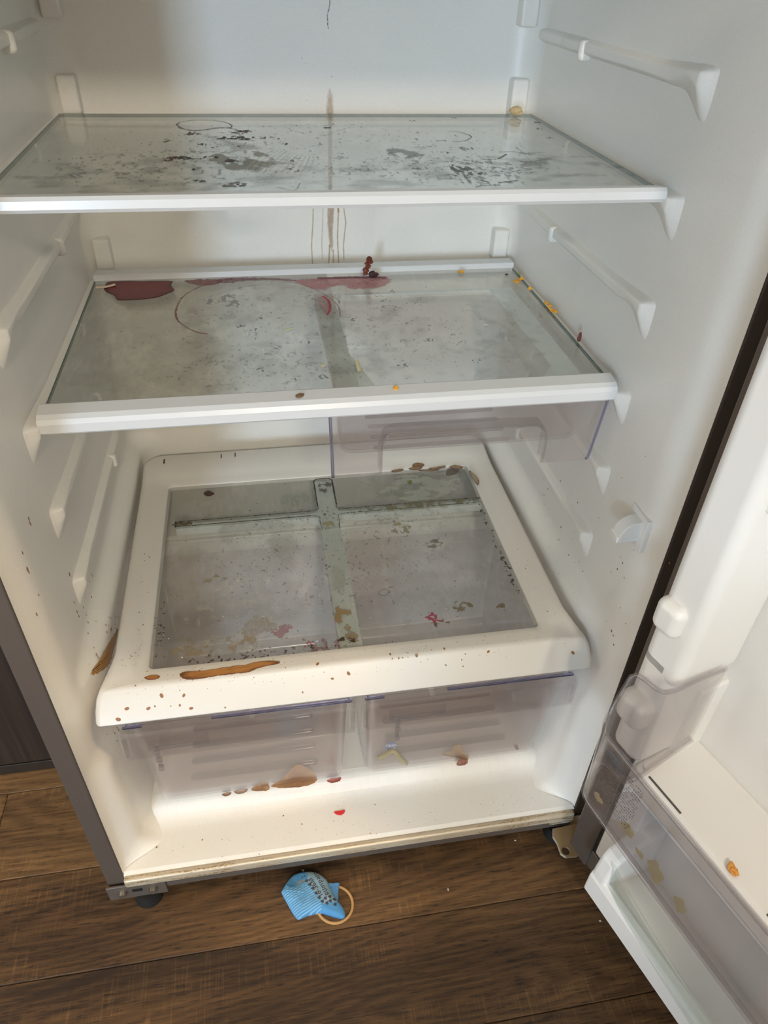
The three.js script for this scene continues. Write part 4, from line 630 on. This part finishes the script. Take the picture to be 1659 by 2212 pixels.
solo('sauce_smear', puddle([[-.2212,-.0738],[-.2145,-.0765],[-.1973,-.0748],[-.18,-.0753],[-.1627,-.0765],[-.1481,-.0767],[-.1364,-.0765],[-.1246,-.0794],[-.1068,-.0792],[-.0957,-.076],[-.0994,-.0727],[-.113,-.0716],[-.1249,-.0688],[-.1366,-.0645],[-.154,-.0647],[-.1741,-.0647],[-.1969,-.0628],[-.214,-.0646],[-.2199,-.0691]], coverTop, 0.0012, 0.002, 4, [184, 128, 68], [96, 52, 22]), paintedPuddle(), 'long brown dried sauce smear on the front of the crisper cover', 'spill');
solo('sauce_drop', puddle([[-.2643,-.0748],[-.2571,-.0767],[-.2498,-.0764],[-.2455,-.0728],[-.251,-.07],[-.2594,-.0705]], coverTop, 0.001, 0.0008, 5, [170, 114, 58], [96, 52, 22]), paintedPuddle(), 'oval brown sauce drop beside the long smear on the crisper cover', 'spill');

const frameBack = (x, z) => lerp(CY + 0.0045, CY + 0.0165, smooth(-0.49, -0.53, z)) + 0.0004;
solo('food_grime', puddle([[.1633,-.4919],[.1708,-.4954],[.182,-.4925],[.1825,-.4866],[.1717,-.4835],[.1638,-.486]], frameBack, 0.001, 0.001, 14, [150, 112, 66], [104, 72, 38]), paintedPuddle(), 'round tan grime spot on the rear rim of the crisper cover', 'grime');
for (const [k, p] of [[[.1225,-.4782],[.1365,-.4822],[.1444,-.4797],[.1384,-.4747],[.125,-.4736]], [[.1547,-.4813],[.1673,-.4856],[.1788,-.4841],[.174,-.4774],[.1588,-.4765]], [[.1891,-.477],[.2056,-.4793],[.2206,-.4818],[.2156,-.4751],[.1966,-.4731]], [[.2282,-.4779],[.2392,-.4809],[.2513,-.4749],[.2462,-.4683],[.2334,-.4714]], [[.1707,-.4735],[.1873,-.4728],[.2081,-.4717],[.1989,-.4685],[.1783,-.4697]]].entries()) solo('food_grime', puddle(p, frameBack, 0.0009, 0.002, 30 + k, [160, 130, 92], [84, 60, 38]), paintedPuddle(), 'thin brown grime streak along the rear edge of the stained glass panel', 'grime', 'grime streaks behind the stained glass panel');
solo('food_grime', puddle([[.2599,-.4622],[.2642,-.453],[.2694,-.4353],[.2642,-.4166],[.2609,-.4225],[.2587,-.4452]], (x, z) => CY + 0.0052, 0.0009, 0.002, 16, [170, 150, 124], [96, 74, 52]), paintedPuddle(), 'flaky brown grime beside the rear corner of the stained glass panel', 'grime');
// lumpy crumb
function crumbGeo(sx, sy, sz, seed, rough = 0.5, det = 2) { const g = new THREE.IcosahedronGeometry(1, det), p = g.attributes.position; for (let i = 0; i < p.count; i++) { const v = new V3().fromBufferAttribute(p, i), k = 1 + rough * (fbm(v.x * 2.1 + seed, v.y * 2.1 + v.z * 1.7 + seed * 3, seed, 3) - 0.5) * 2; p.setXYZ(i, v.x * k * sx, v.y * k * sy, v.z * k * sz); } g.computeVertexNormals(); return g; }
function crumb(name, label, cat, group, x, y, z, s, col, seed, rough) { const g = crumbGeo(s[0], s[1], s[2], seed, rough); g.computeBoundingBox(); g.translate(0, -g.boundingBox.min.y, 0); g.rotateY(seed * 1.7); const m = solo(name, g, food(col, 0.65), label, cat, group); m.position.set(x, y, z); return m; }
const Ycol = [222, 160, 44];
[[.3087,-.4851],[.3143,-.4884],[.3028,-.4779],[.3137,-.4471],[.3206,-.3936],[.3206,-.3802],[.3199,-.3688],[.3216,-.3605],[.2281,-.5258],[.0604,-.1701]].forEach(([x, z], i) => crumb('yellow_crumb', ['largest yellow crumb of the small pile near the rear corner of the shelf', 'orange-yellow crumb tucked behind the largest one of the pile', 'small yellow crumb beside the pile near the rear corner of the shelf', 'lone yellow crumb between the pile and the row along the glass edge', 'yellow crumb at the rear end of the row along the glass edge', 'yellow crumb in the middle of the row along the glass edge', 'yellow crumb in the middle of the row along the glass edge', 'yellow crumb at the front end of the row along the glass edge', 'yellow crumb lying against the white rear trim of the shelf', 'single yellow crumb at the broad white front trim'][i], 'crumb', 'yellow food crumbs on the middle shelf', x, S2 + 0.0005, z, [0.0028 + 0.0012 * (i % 3), 0.002 + 0.0004 * (i % 2), 0.0026], Ycol, i + 1, 0.7));
[[.2978,-.5116],[.3195,-.5136]].forEach(([x, z], i) => crumb('herb_crumb', i ? 'pale green food crumb in the rear corner of the middle shelf' : 'dark grey food crumb in the rear corner of the middle shelf', 'crumb', undefined, x, S2 + 0.0005, z, [0.0026, 0.0012, 0.0024], i ? [150, 160, 70] : [66, 60, 58], 30 + i, 0.6));
[[.3203,-.2694],[-.048,-.1666],[.2138,-.3325]].forEach(([x, z], i) => crumb(['meat_scrap', 'brown_crumb', 'foil_scrap'][i], ['dark red dried scrap stuck at the right edge of the middle shelf', 'brown crumb at the broad white front trim', 'small whitish flake on the glass above the shallow drawer'][i], 'crumb', undefined, x, S2 + 0.0005, z, [[0.0022, 0.006, 0.0025], [0.0055, 0.002, 0.0032], [0.0028, 0.0009, 0.002]][i], [[96, 44, 34], [124, 98, 72], [206, 204, 198]][i], 40 + i, 0.6));
// thin strips and flakes
function strip(name, label, cat, pts, w, top, col, h = 0.0016) { const g = tube(pts.map(([x, z], i) => [x, top + h * 0.6 + (i % 2) * 0.0006, z]), w, 24, 8); const p = g.attributes.position; for (let i = 0; i < p.count; i++) p.setY(i, top + 0.0002 + (p.getY(i) - top - h * 0.6 + w) * (h / (2 * w))); g.computeVertexNormals(); return solo(name, g, food(col, 0.6), label, cat); }
strip('noodle_scrap', 'pale noodle lying across the dark red puddle', 'scrap', [[-.3118,-.5126],[-.3028,-.5118],[-.2945,-.5163],[-.2868,-.521]], 0.0022, S2 + 0.0006, [206, 186, 160], 0.003);
strip('noodle_scrap', 'pale strip of food on the glass inside the pot ring', 'scrap', [[-.0563,-.3413],[-.0489,-.3449],[-.0414,-.3499]], 0.0014, S2 + 0.0004, [198, 196, 160]);
strip('noodle_scrap', 'cream strip of food on the glass above the hanger edge', 'scrap', [[.027,-.2471],[.0262,-.2337],[.0263,-.2182]], 0.0026, S2 + 0.0004, [222, 212, 170]);
crumb('pale_flake', 'small cream flake near the middle of the middle shelf', 'crumb', undefined, [[-.0156,-.2384]][0][0], S2 + 0.0004, [[-.0156,-.2384]][0][1], [0.004, 0.0008, 0.003], [214, 204, 166], 51, 0.4);
{
  const s = thing('dried_sprig', 'brown dried sprig sticking up at the white rear trim', 'food scrap'), [[x, z]] = [[.0801,-.5231]];
  const g = []; for (let i = 0; i < 9; i++) { const q = crumbGeo(0.0035, 0.0028, 0.0035, 60 + i, 0.7, 1); q.translate(0.001 * i - 0.003 + 0.0022 * Math.sin(i * 2.3), 0.0035 + i * 0.0028, 0.001 * Math.cos(i * 3)); g.push(q); }
  const a = part(s, 'stem', merge(g), food([122, 60, 38], 0.7)); a.position.set(x, S2 + 0.004, z + 0.002);
  const b = part(s, 'dark_lump', crumbGeo(0.008, 0.005, 0.005, 71, 0.5), food([62, 32, 36], 0.6), 'dark purple lump'); b.position.set(x + 0.009, S2 + 0.006, z + 0.004);
}
{
  const [[x, z]] = [[.2889,-.538]]; crumb('bread_crumb', 'tan crumb at the back of the upper glass shelf', 'crumb', undefined, x, S1 + 0.0006, z, [0.0095, 0.0058, 0.006], [206, 178, 132], 81, 0.35);
}
// dry onion skins and scraps seen in the drawers
const DF = 0.1118;
function skin(name, label, pts, col, curl, seed, group) {
  const n = 48, o = curve2(pts, n, true).slice(0, n), cx = o.reduce((s, p) => s + p[0], 0) / n, cz = o.reduce((s, p) => s + p[1], 0) / n;
  const top = (X, Z, s) => DF + 0.0008 + curl * s * s * (0.4 + fbm(X * 120, Z * 120, seed, 3)) + 0.002 * fbm(X * 260, Z * 260, seed + 1, 3);
  const rag = o.map(([x, z]) => { const k = 1 + 0.12 * (fbm(x * 400, z * 400, seed + 7, 3) - 0.5); return [cx + (x - cx) * k, cz + (z - cz) * k]; });
  const up = [1, 0.8, 0.6, 0.4, 0.2, 0.02].map(s => rag.map(([x, z]) => { const X = lerp(cx, x, s), Z = lerp(cz, z, s); return [X, top(X, Z, s), Z]; }));
  const dn = up.map(r => r.map(([a, b, c]) => [a, b - 0.0005, c])).reverse();
  return solo(name, gridSurface([...dn, ...up, dn[0]], true), food(col, 0.5, { transmission: 0.12, thickness: 0 }), label, 'onion skin', group);
}
skin('onion_skin', 'large tan onion skin with a pointed tip in the crisper drawer', [[-.1254,-.0839],[-.1127,-.0931],[-.0974,-.1055],[-.0857,-.1161],[-.0714,-.1098],[-.0555,-.091],[-.0594,-.0803],[-.0777,-.0767],[-.1028,-.0781]], [206, 160, 118], 0.006, 5);
skin('onion_skin', 'smaller tan onion skin next to the large pointed one', [[-.1574,-.084],[-.1487,-.0922],[-.1399,-.0957],[-.1308,-.0903],[-.1298,-.0814],[-.1419,-.0801]], [206, 164, 122], 0.003, 6);
skin('onion_skin', 'thin pinkish onion skin shred beside the smaller tan skin', [[-.1835,-.0864],[-.1736,-.0873],[-.163,-.088],[-.1652,-.0829],[-.1772,-.0808]], [196, 166, 146], 0.002, 7);
skin('onion_skin', 'tiny brown onion skin shreds at the drawer front', [[-.2018,-.0845],[-.1948,-.0866],[-.1878,-.0855],[-.1906,-.0812],[-.199,-.081]], [170, 136, 110], 0.002, 8);
skin('onion_skin', 'reddish onion skin shred at the inner end of the drawer', [[-.0402,-.0822],[-.0296,-.0855],[-.0179,-.0853],[-.0201,-.0792],[-.032,-.0777]], [196, 120, 110], 0.003, 9);
skin('onion_skin', 'torn tan papery onion skin in the drawer with the blue sticker', [[.1505,-.101],[.1646,-.105],[.1745,-.1132],[.1838,-.1126],[.1868,-.0999],[.193,-.0938],[.1874,-.0844],[.1748,-.0897],[.1607,-.0952]], [198, 160, 110], 0.004, 10);
skin('onion_skin', 'pink onion skin piece below the torn tan papery skin', [[.1692,-.0795],[.1761,-.0886],[.1872,-.0895],[.1881,-.0809],[.1794,-.0771]], [190, 140, 126], 0.002, 11);
skin('onion_skin', 'small reddish onion skin curl in the drawer with the blue sticker', [[.2719,-.0986],[.277,-.0996],[.2776,-.0916],[.2725,-.0906]], [160, 84, 76], 0.004, 12);
strip('vegetable_stalk', 'bent yellow-green stalk under the blue fruit sticker', 'stalk', [[.0454,-.1101],[.0584,-.115],[.0708,-.1201],[.0782,-.1138],[.0836,-.1018],[.0911,-.0931]], 0.0042, DF + 0.0005, [182, 168, 84], 0.006);
{
  const cv = document.createElement('canvas'); cv.width = 256; cv.height = 160; const c = cv.getContext('2d'); c.fillStyle = '#1d52a0'; c.fillRect(0, 0, 256, 160); c.fillStyle = '#f2f2ee'; c.font = 'bold 76px serif'; c.textAlign = 'center'; c.fillText('Cuties', 128, 86); c.fillStyle = '#e2952e'; c.beginPath(); c.arc(150, 128, 26, 0, 7); c.fill(); c.fillStyle = '#f4f0e4'; c.fillRect(178, 104, 40, 50);
  const tx = new THREE.CanvasTexture(cv); tx.colorSpace = THREE.SRGBColorSpace;
  const [[x, z]] = [[.0704,-.1273]], g = new THREE.CylinderGeometry(1, 1, 1, 40); { const p = g.attributes.position, u = g.attributes.uv; for (let i = 0; i < p.count; i++) u.setXY(i, 0.5 + p.getX(i) * 0.5, 0.5 - p.getZ(i) * 0.5); } g.scale(0.0095, 0.0005, 0.0065); g.rotateX(0.75); g.rotateY(-0.05);
  const m = solo('fruit_sticker', g, new THREE.MeshPhysicalMaterial({ map: tx, roughness: 0.45 }), 'small blue oval fruit sticker with white lettering in the drawer', 'sticker'); m.position.set(x, 0.1175, z);
}
{
  const [[x, z]] = [[-.0251,-.0456]]; const m = solo('red_scrap', puddle([[-0.0085, -0.002], [-0.004, 0.003], [0.003, 0.0045], [0.008, 0.001], [0.0085, -0.003], [0, -0.0025]], flat(0), 0.001, 0.0004, 9), food([226, 60, 66], 0.35), 'small bright red scrap on the white liner floor', 'scrap'); m.position.set(x, 0.0826, z);
}
// scraps on the door bin
{
  const g = 'pale onion flakes stuck to the door bin';
  for (const [u, y, sx, sy, sd] of [[0.083, 0.395, 0.005, 0.005, 1], [0.128, 0.402, 0.0075, 0.008, 2], [0.173, 0.398, 0.008, 0.011, 3], [0.178, 0.388, 0.006, 0.008, 4], [0.212, 0.392, 0.0075, 0.008, 5], [0.152, 0.392, 0.006, 0.004, 6]]) {
    const q = crumbGeo(sx, sy, 0.0007, 90 + sd, 1.1, 3); const m = solo('onion_flake', q, food([214, 200, 150], 0.6, { transmission: 0.2, thickness: 0 }), ['small pale flake nearest the hinge end of the door bin', 'star-shaped pale yellow flake on the front of the door bin', 'largest pale yellow flake low on the front of the door bin', 'pale flake hanging right below the largest flake on the door bin', 'square pale flake farthest from the hinge on the door bin', 'narrow pale flake between the star-shaped and the largest flake'][sd - 1], 'scrap', g); m.position.set(...doorPoint(u, y, 0.155 - 0.002)); m.rotation.y = TURN;
  }
  const o = crumb('orange_scrap', 'small orange scrap on the white door shelf behind the bin', 'scrap', undefined, 0, 0, 0, [0.006, 0.003, 0.005], [216, 150, 70], 97, 0.8); o.position.set(...doorPoint(0.212, 0.408, 0.088));
}
// brown splashes: many tiny dried drops on the walls, cover and floor of the liner
{
  const list = [], rd = rng(404), drop = new THREE.SphereGeometry(1, 8, 5, 0, Math.PI * 2, 0, Math.PI / 2);
  const add = (p, n, rx, ry, rot, h) => { const m = new THREE.Matrix4(), q = new THREE.Quaternion().setFromUnitVectors(new V3(0, 1, 0), new V3(...n).normalize()); const q2 = new THREE.Quaternion().setFromAxisAngle(new V3(0, 1, 0), rot); m.compose(new V3(...p), q.multiply(q2), new V3(rx, h ?? Math.min(rx, ry) * 0.35, ry)); list.push(drop.clone().applyMatrix4(m)); };
  const left = (z, y, r, long = 1.8) => add([-halfWidth(y, z) + 0.0001, y, z], [1, 0.02, 0], r, r * long, Math.PI / 2 + 0.05, r * 0.3);      // stretched downwards
  const right = (z, y, r, long = 1.5) => add([halfWidth(y, z) - 0.0001, y, z], [-1, 0.02, 0], r, r * long, Math.PI / 2, r * 0.3);
  for (const [z, y] of [[-.0429,.6635],[-.0409,.6434],[-.0414,.6385],[-.0434,.6042],[-.0295,.5901],[-.0825,.6752],[-.0819,.6695],[-.41,.3928],[-.3497,.4022],[-.4012,.3566],[-.1389,.5445],[-.1934,.4938],[-.1842,.4604],[-.125,.5112],[-.1251,.4868]]) left(z, y, 0.0008 + rd() * 0.0009, 2.2);
  for (let i = 0; i < 230; i++) { const t = rd(), z = -0.07 - 0.12 * rd() * (0.5 + t), y = 0.29 + 0.24 * t * rd() + 0.02 * rd(); left(z, y, 0.00045 + 0.001 * rd() ** 3, 1.6 + rd() * 1.6); }
  for (const [z, y] of [[-.2617,.5334],[-.1986,.541],[-.4454,.3852],[-.3419,.4111],[-.3039,.4762],[-.2954,.4942],[-.2287,.4717],[-.2201,.4544],[-.1553,.4678],[-.1404,.4628],[-.0653,.5363],[-.0587,.5526],[.0111,.6144],[-.039,.4498],[-.0341,.4463],[-.0289,.434],[-.0661,.556],[-.0457,.5854],[-.0468,.5385],[-.1845,.4229],[-.1839,.4557],[-.0371,.4951],[-.0222,.481]]) right(z, y, 0.0006 + rd() * 0.0009);
  for (let i = 0; i < 70; i++) right(-0.05 - 0.4 * rd(), 0.43 + 0.3 * rd() * rd(), 0.0002 + 0.0005 * rd());
  // on the crisper cover
  for (const [x, z, r] of [[-.2817,-.1704],[-.2848,-.1838],[-.2814,-.1362],[-.2807,-.117],[-.2784,-.0824],[-.2743,-.0635],[-.2438,-.0421],[-.2171,-.0382],[-.2863,-.0271],[-.0697,-.0201],[-.0476,-.0656],[-.1679,-.0097],[-.2839,-.1497],[-.2836,-.2103],[-.2844,-.1254],[-.1973,-.0758],[-.0304,-.0375],[-.009,-.0433],[.0481,-.0682],[.0497,-.0601],[.0582,-.0597],[.082,-.061],[.1478,-.0539],[.1422,-.0444],[.1434,-.0326],[.1202,-.0383],[.1793,-.0534],[.2973,-.034],[.1209,-.0674],[.0632,-.0597],[-.2977,-.011],[-.2338,-.0228],[-.2229,-.0225],[-.2095,-.0151],[-.2608,-.0234],[-.2529,-.0256]].map(p => [...p, 0.0008 + 0.0016 * rd() ** 2])) { const sl = z > -0.0615, zz = sl ? -0.0615 + (z + 0.0615) * 0.45 : z; add([x, coverTop(x, zz) + 0.0003, zz], sl ? [0, 0.6, 0.8] : [0, 1, 0.05], r * 1.5, r, rd() * 3, r * 0.4); }
  for (let i = 0; i < 160; i++) { const x = -0.3 + 0.6 * rd(), z = -0.085 + 0.034 * rd(); add([x, coverTop(x, z) + 0.0002, z], [0, 1, 0.05], 0.0003 + 0.0007 * rd() ** 3, 0.0003 + 0.0006 * rd() ** 2, rd() * 3, 0.0003); }
  for (let i = 0; i < 90; i++) { const z = -0.09 - 0.22 * rd(), s = rd() < 0.75 ? -1 : 1; add([s * (0.27 + 0.026 * rd()), CY + 0.0088, z], [0, 1, 0], 0.0003 + 0.0009 * rd() ** 3, 0.0003 + 0.0008 * rd() ** 2, rd() * 3, 0.0006); }
  // liner floor
  for (const [x, z] of [[-.2341,-.0338],[-.0843,-.0359],[.0177,-.0054],[-.1116,-.0537],[-.0749,-.0636],[.0321,-.0505],[-.0261,-.0562],[.0147,-.0837],[.0074,-.075],[.2217,-.0775],[-.1504,.0011],[-.3009,-.0327],[.0621,.0268],[.1041,-.0555]].slice()) if (z > -0.06) add([x, 0.0824, z], [0, 1, 0], 0.0007 + rd() * 0.0011, 0.0006 + rd() * 0.0008, rd() * 3);
  for (let i = 0; i < 90; i++) add([-0.29 + 0.58 * rd(), 0.0815, -0.055 * rd() - 0.002], [0, 1, 0], 0.0003 + 0.0005 * rd() ** 2, 0.0003 + 0.0004 * rd(), rd() * 3, 0.0005);
  solo('sauce_splatter', merge(list), food([146, 102, 62], 0.5), 'tiny brown dried sauce drops spattered over the refrigerator liner', 'splatter', undefined, 'stuff');
  // sauce run on the left wall
  const wl = [[-.192,.3866],[-.1621,.4045],[-.1294,.4211],[-.0996,.4289],[-.082,.4304],[-.0889,.4193],[-.1139,.4028],[-.1441,.3932],[-.1705,.3857],[-.1942,.3784]];
  const o = curve2(wl, 60, true).slice(0, 60), cz = o.reduce((s, p) => s + p[0], 0) / 60, cy = o.reduce((s, p) => s + p[1], 0) / 60;
  const rows = [[1, 0.0002], [0.96, 0.0012], [0.7, 0.0011], [0.4, 0.0009], [0.03, 0.0008]].map(([s, h]) => o.map(([z, y], i) => { const Z = lerp(cz, z, s * (1 + 0.06 * Math.sin(i * 2.1))), Y = lerp(cy, y, s); return [-halfWidth(Y, Z) + h * (0.7 + 0.6 * fbm(Z * 300, Y * 300, 6, 3)), Y, Z]; }));
  solo('sauce_run', gridSurface(rows, true), food([176, 132, 76], 0.45), 'brown sauce run on the left liner wall beside the crisper cover', 'spill');
}

// ---------------------------------------------------------------- sock and hair tie on the floor
{
  // outline in the sock's own picture units (0..1300), set on the floor by four measured corners
  const toFloor = (cx, cy) => { const p00 = [[-.1338,-.0234]][0], p10 = [[.0109,-.001]][0], p01 = [[-.1395,.098]][0], p11 = [[-.0069,.119]][0], s = cx / 1659, t = cy / 1493; return [lerp(lerp(p00[0], p10[0], s), lerp(p01[0], p11[0], s), t), lerp(lerp(p00[1], p10[1], s), lerp(p01[1], p11[1], s), t)]; }
  const out = [[150, 590], [150, 560], [200, 470], [260, 380], [350, 275], [430, 235], [520, 212], [620, 202], [720, 208], [800, 235], [890, 290], [960, 360], [1000, 450], [1045, 560], [1090, 650], [1150, 740], [1210, 800], [1260, 870], [1288, 940], [1285, 1010], [1240, 1045], [1140, 1030], [1040, 1000], [950, 972], [860, 958], [740, 962], [620, 990], [520, 1030], [440, 1052], [400, 1020], [330, 920], [250, 780], [190, 670]];
  const N = 120, o = curve2(out, N, true).slice(0, N), C0 = [640, 640];
  const cv = document.createElement('canvas'); cv.width = 1024; cv.height = 1024; const c = cv.getContext('2d'), S = 1024 / 1400;
  c.scale(S, S); c.fillStyle = '#5c9ccb'; c.fillRect(0, 0, 1400, 1400);
  const poly = (pts, f) => { c.fillStyle = f; c.beginPath(); pts.forEach(([x, y], i) => (i ? c.lineTo(x, y) : c.moveTo(x, y))); c.closePath(); c.fill(); };
  const rd = rng(8);
  c.save(); c.beginPath(); [[100, 590], [600, 430], [880, 840], [850, 980], [430, 1080]].forEach(([x, y], i) => (i ? c.lineTo(x, y) : c.moveTo(x, y))); c.closePath(); c.clip();
  for (let i = -6; i < 46; i++) { c.strokeStyle = i % 2 ? '#8fc1e6' : '#5795c6'; c.lineWidth = 13; c.beginPath(); const k = 330 + i * 24; c.moveTo(60, k + 340); c.quadraticCurveTo(420, k + 150, 900, k - 140); c.stroke(); }
  c.restore();
  poly([[600, 205], [790, 215], [980, 380], [1100, 650], [1180, 770], [900, 830], [780, 660], [610, 430], [560, 260]], '#86a4b8');
  poly([[240, 480], [300, 380], [360, 285], [560, 225], [625, 290], [600, 410], [450, 470], [300, 560]], '#4886b6');
  poly([[400, 440], [470, 390], [560, 360], [585, 400], [470, 460]], '#7d8a8c');
  poly([[870, 845], [1170, 775], [1320, 900], [1320, 1080], [860, 970]], '#5496cc');
  c.fillStyle = '#44464a';
  const text = (t, x, y, a, sz) => { c.save(); c.translate(x, y); c.rotate(a); c.font = `bold ${sz}px sans-serif`; c.fillText(t, 0, 0); c.restore(); };
  text('RUmparoo', 1015, 660, -2.08, 112); text('16-36M', 905, 690, -2.12, 118); text('Z', 580, 325, -2.1, 90);
  for (const [x, y] of [[660, 475], [715, 545], [775, 630], [832, 715], [888, 780], [940, 725], [1030, 770], [970, 810], [1022, 695], [1100, 735], [1115, 830], [605, 400]]) { c.save(); c.translate(x, y); c.rotate(0.5); c.beginPath(); c.moveTo(0, -34); c.quadraticCurveTo(36, 8, 30, 26); c.quadraticCurveTo(0, 40, -30, 26); c.quadraticCurveTo(-36, 8, 0, -34); c.fill(); c.restore(); }
  for (let i = 0; i < 2600; i++) { c.fillStyle = rd() < 0.5 ? 'rgba(255,255,255,0.10)' : 'rgba(20,50,90,0.10)'; c.fillRect(rd() * 1400, rd() * 1400, 5, 3); }
  const tx = new THREE.CanvasTexture(cv); tx.colorSpace = THREE.SRGBColorSpace;
  const cloth = new THREE.MeshPhysicalMaterial({ map: tx, roughness: 0.95, sheen: 0.3, sheenRoughness: 0.8, sheenColor: srgb(150, 190, 220) });
  const pos = [], uv = [], idx = [], RS = [1, 1.0, 0.985, 0.94, 0.86, 0.74, 0.6, 0.45, 0.3, 0.15, 0.01];
  RS.forEach((r, k) => o.forEach(([x, y]) => {
    const px = lerp(C0[0], x, r), py = lerp(C0[1], y, r), [wx, wz] = toFloor(px, py), q = k === 0 ? 0 : Math.pow(1 - Math.min(1, r) ** 5, 0.45);
    const rib = 0.0007 * Math.sin((py + px * 0.55) * 0.13) * smooth(620, 560, px - 0.55 * (py - 620)), dent = -0.004 * smooth(190, 60, Math.hypot((px - 430) * 0.8, py - 390));
    pos.push(wx, 0.0006 + (k === 0 ? 0 : 0.003) + 0.009 * q + (rib + dent) * q + 0.003 * (fbm(px * 0.006, py * 0.006, 12, 3) - 0.4) * q, wz); uv.push(px / 1400, 1 - py / 1400);
  }));
  for (let k = 0; k + 1 < RS.length; k++) for (let i = 0; i < N; i++) { const a = k * N + i, b = k * N + (i + 1) % N; idx.push(a, b, a + N, b, b + N, a + N); }
  const sock = thing('sock', 'light blue baby sock with grey grip print lying on the floor', 'sock');
  const body = ngeo(pos, uv, idx.map((v, i) => idx[i - i % 3 + [0, 2, 1][i % 3]])); part(sock, 'sock_body', body, cloth, 'ribbed light blue knit with grey sole lettering');
  const heel = [[985, 440], [1060, 425], [1180, 420], [1176, 500], [1165, 620], [1158, 740], [1080, 650]].map(([x, y]) => toFloor(x, y));
  part(sock, 'heel_flap', puddle(heel, flat(0.001), 0.006, 0.0003, 21), mat([84, 140, 190], 0.95), 'plain blue folded heel');
  for (const [a, b] of [[[505, 160], [540, 215]], [[560, 160], [530, 205]]]) { const p = toFloor(...a), q = toFloor(...b); part(sock, 'loose_thread', tube([[p[0], 0.004, p[1]], [(p[0] + q[0]) / 2, 0.009, (p[1] + q[1]) / 2], [q[0], 0.008, q[1]]], 0.0004, 12, 6), mat([150, 130, 96], 0.9)); }
  const ring = []; for (let i = 0; i < 26; i++) { const a = i / 26 * Math.PI * 2, p = toFloor(1100 + 325 * Math.cos(a), 790 + 330 * Math.sin(a)); ring.push([p[0], 0.0022, p[1]]); }
  solo('hair_tie', tube(ring, 0.0021, 120, 10, true), mat([196, 154, 100], 0.8), 'tan elastic hair tie under the blue sock', 'hair tie');
}
{
  // a few crumbs on the planks
  for (const [i, [x, z]] of [[.3479,.1401],[.1313,.0598],[.259,.0006]].entries()) crumb('floor_crumb', 'tiny whitish crumb on the brown plank floor', 'crumb', 'crumbs on the floor', x, 0.0002, z, [0.0018, 0.0009, 0.0013], [206, 200, 188], 120 + i, 0.5);
}

scene.traverse(o => { if (o.isMesh) { o.castShadow = true; o.receiveShadow = true; } });
renderer.render(scene, camera);
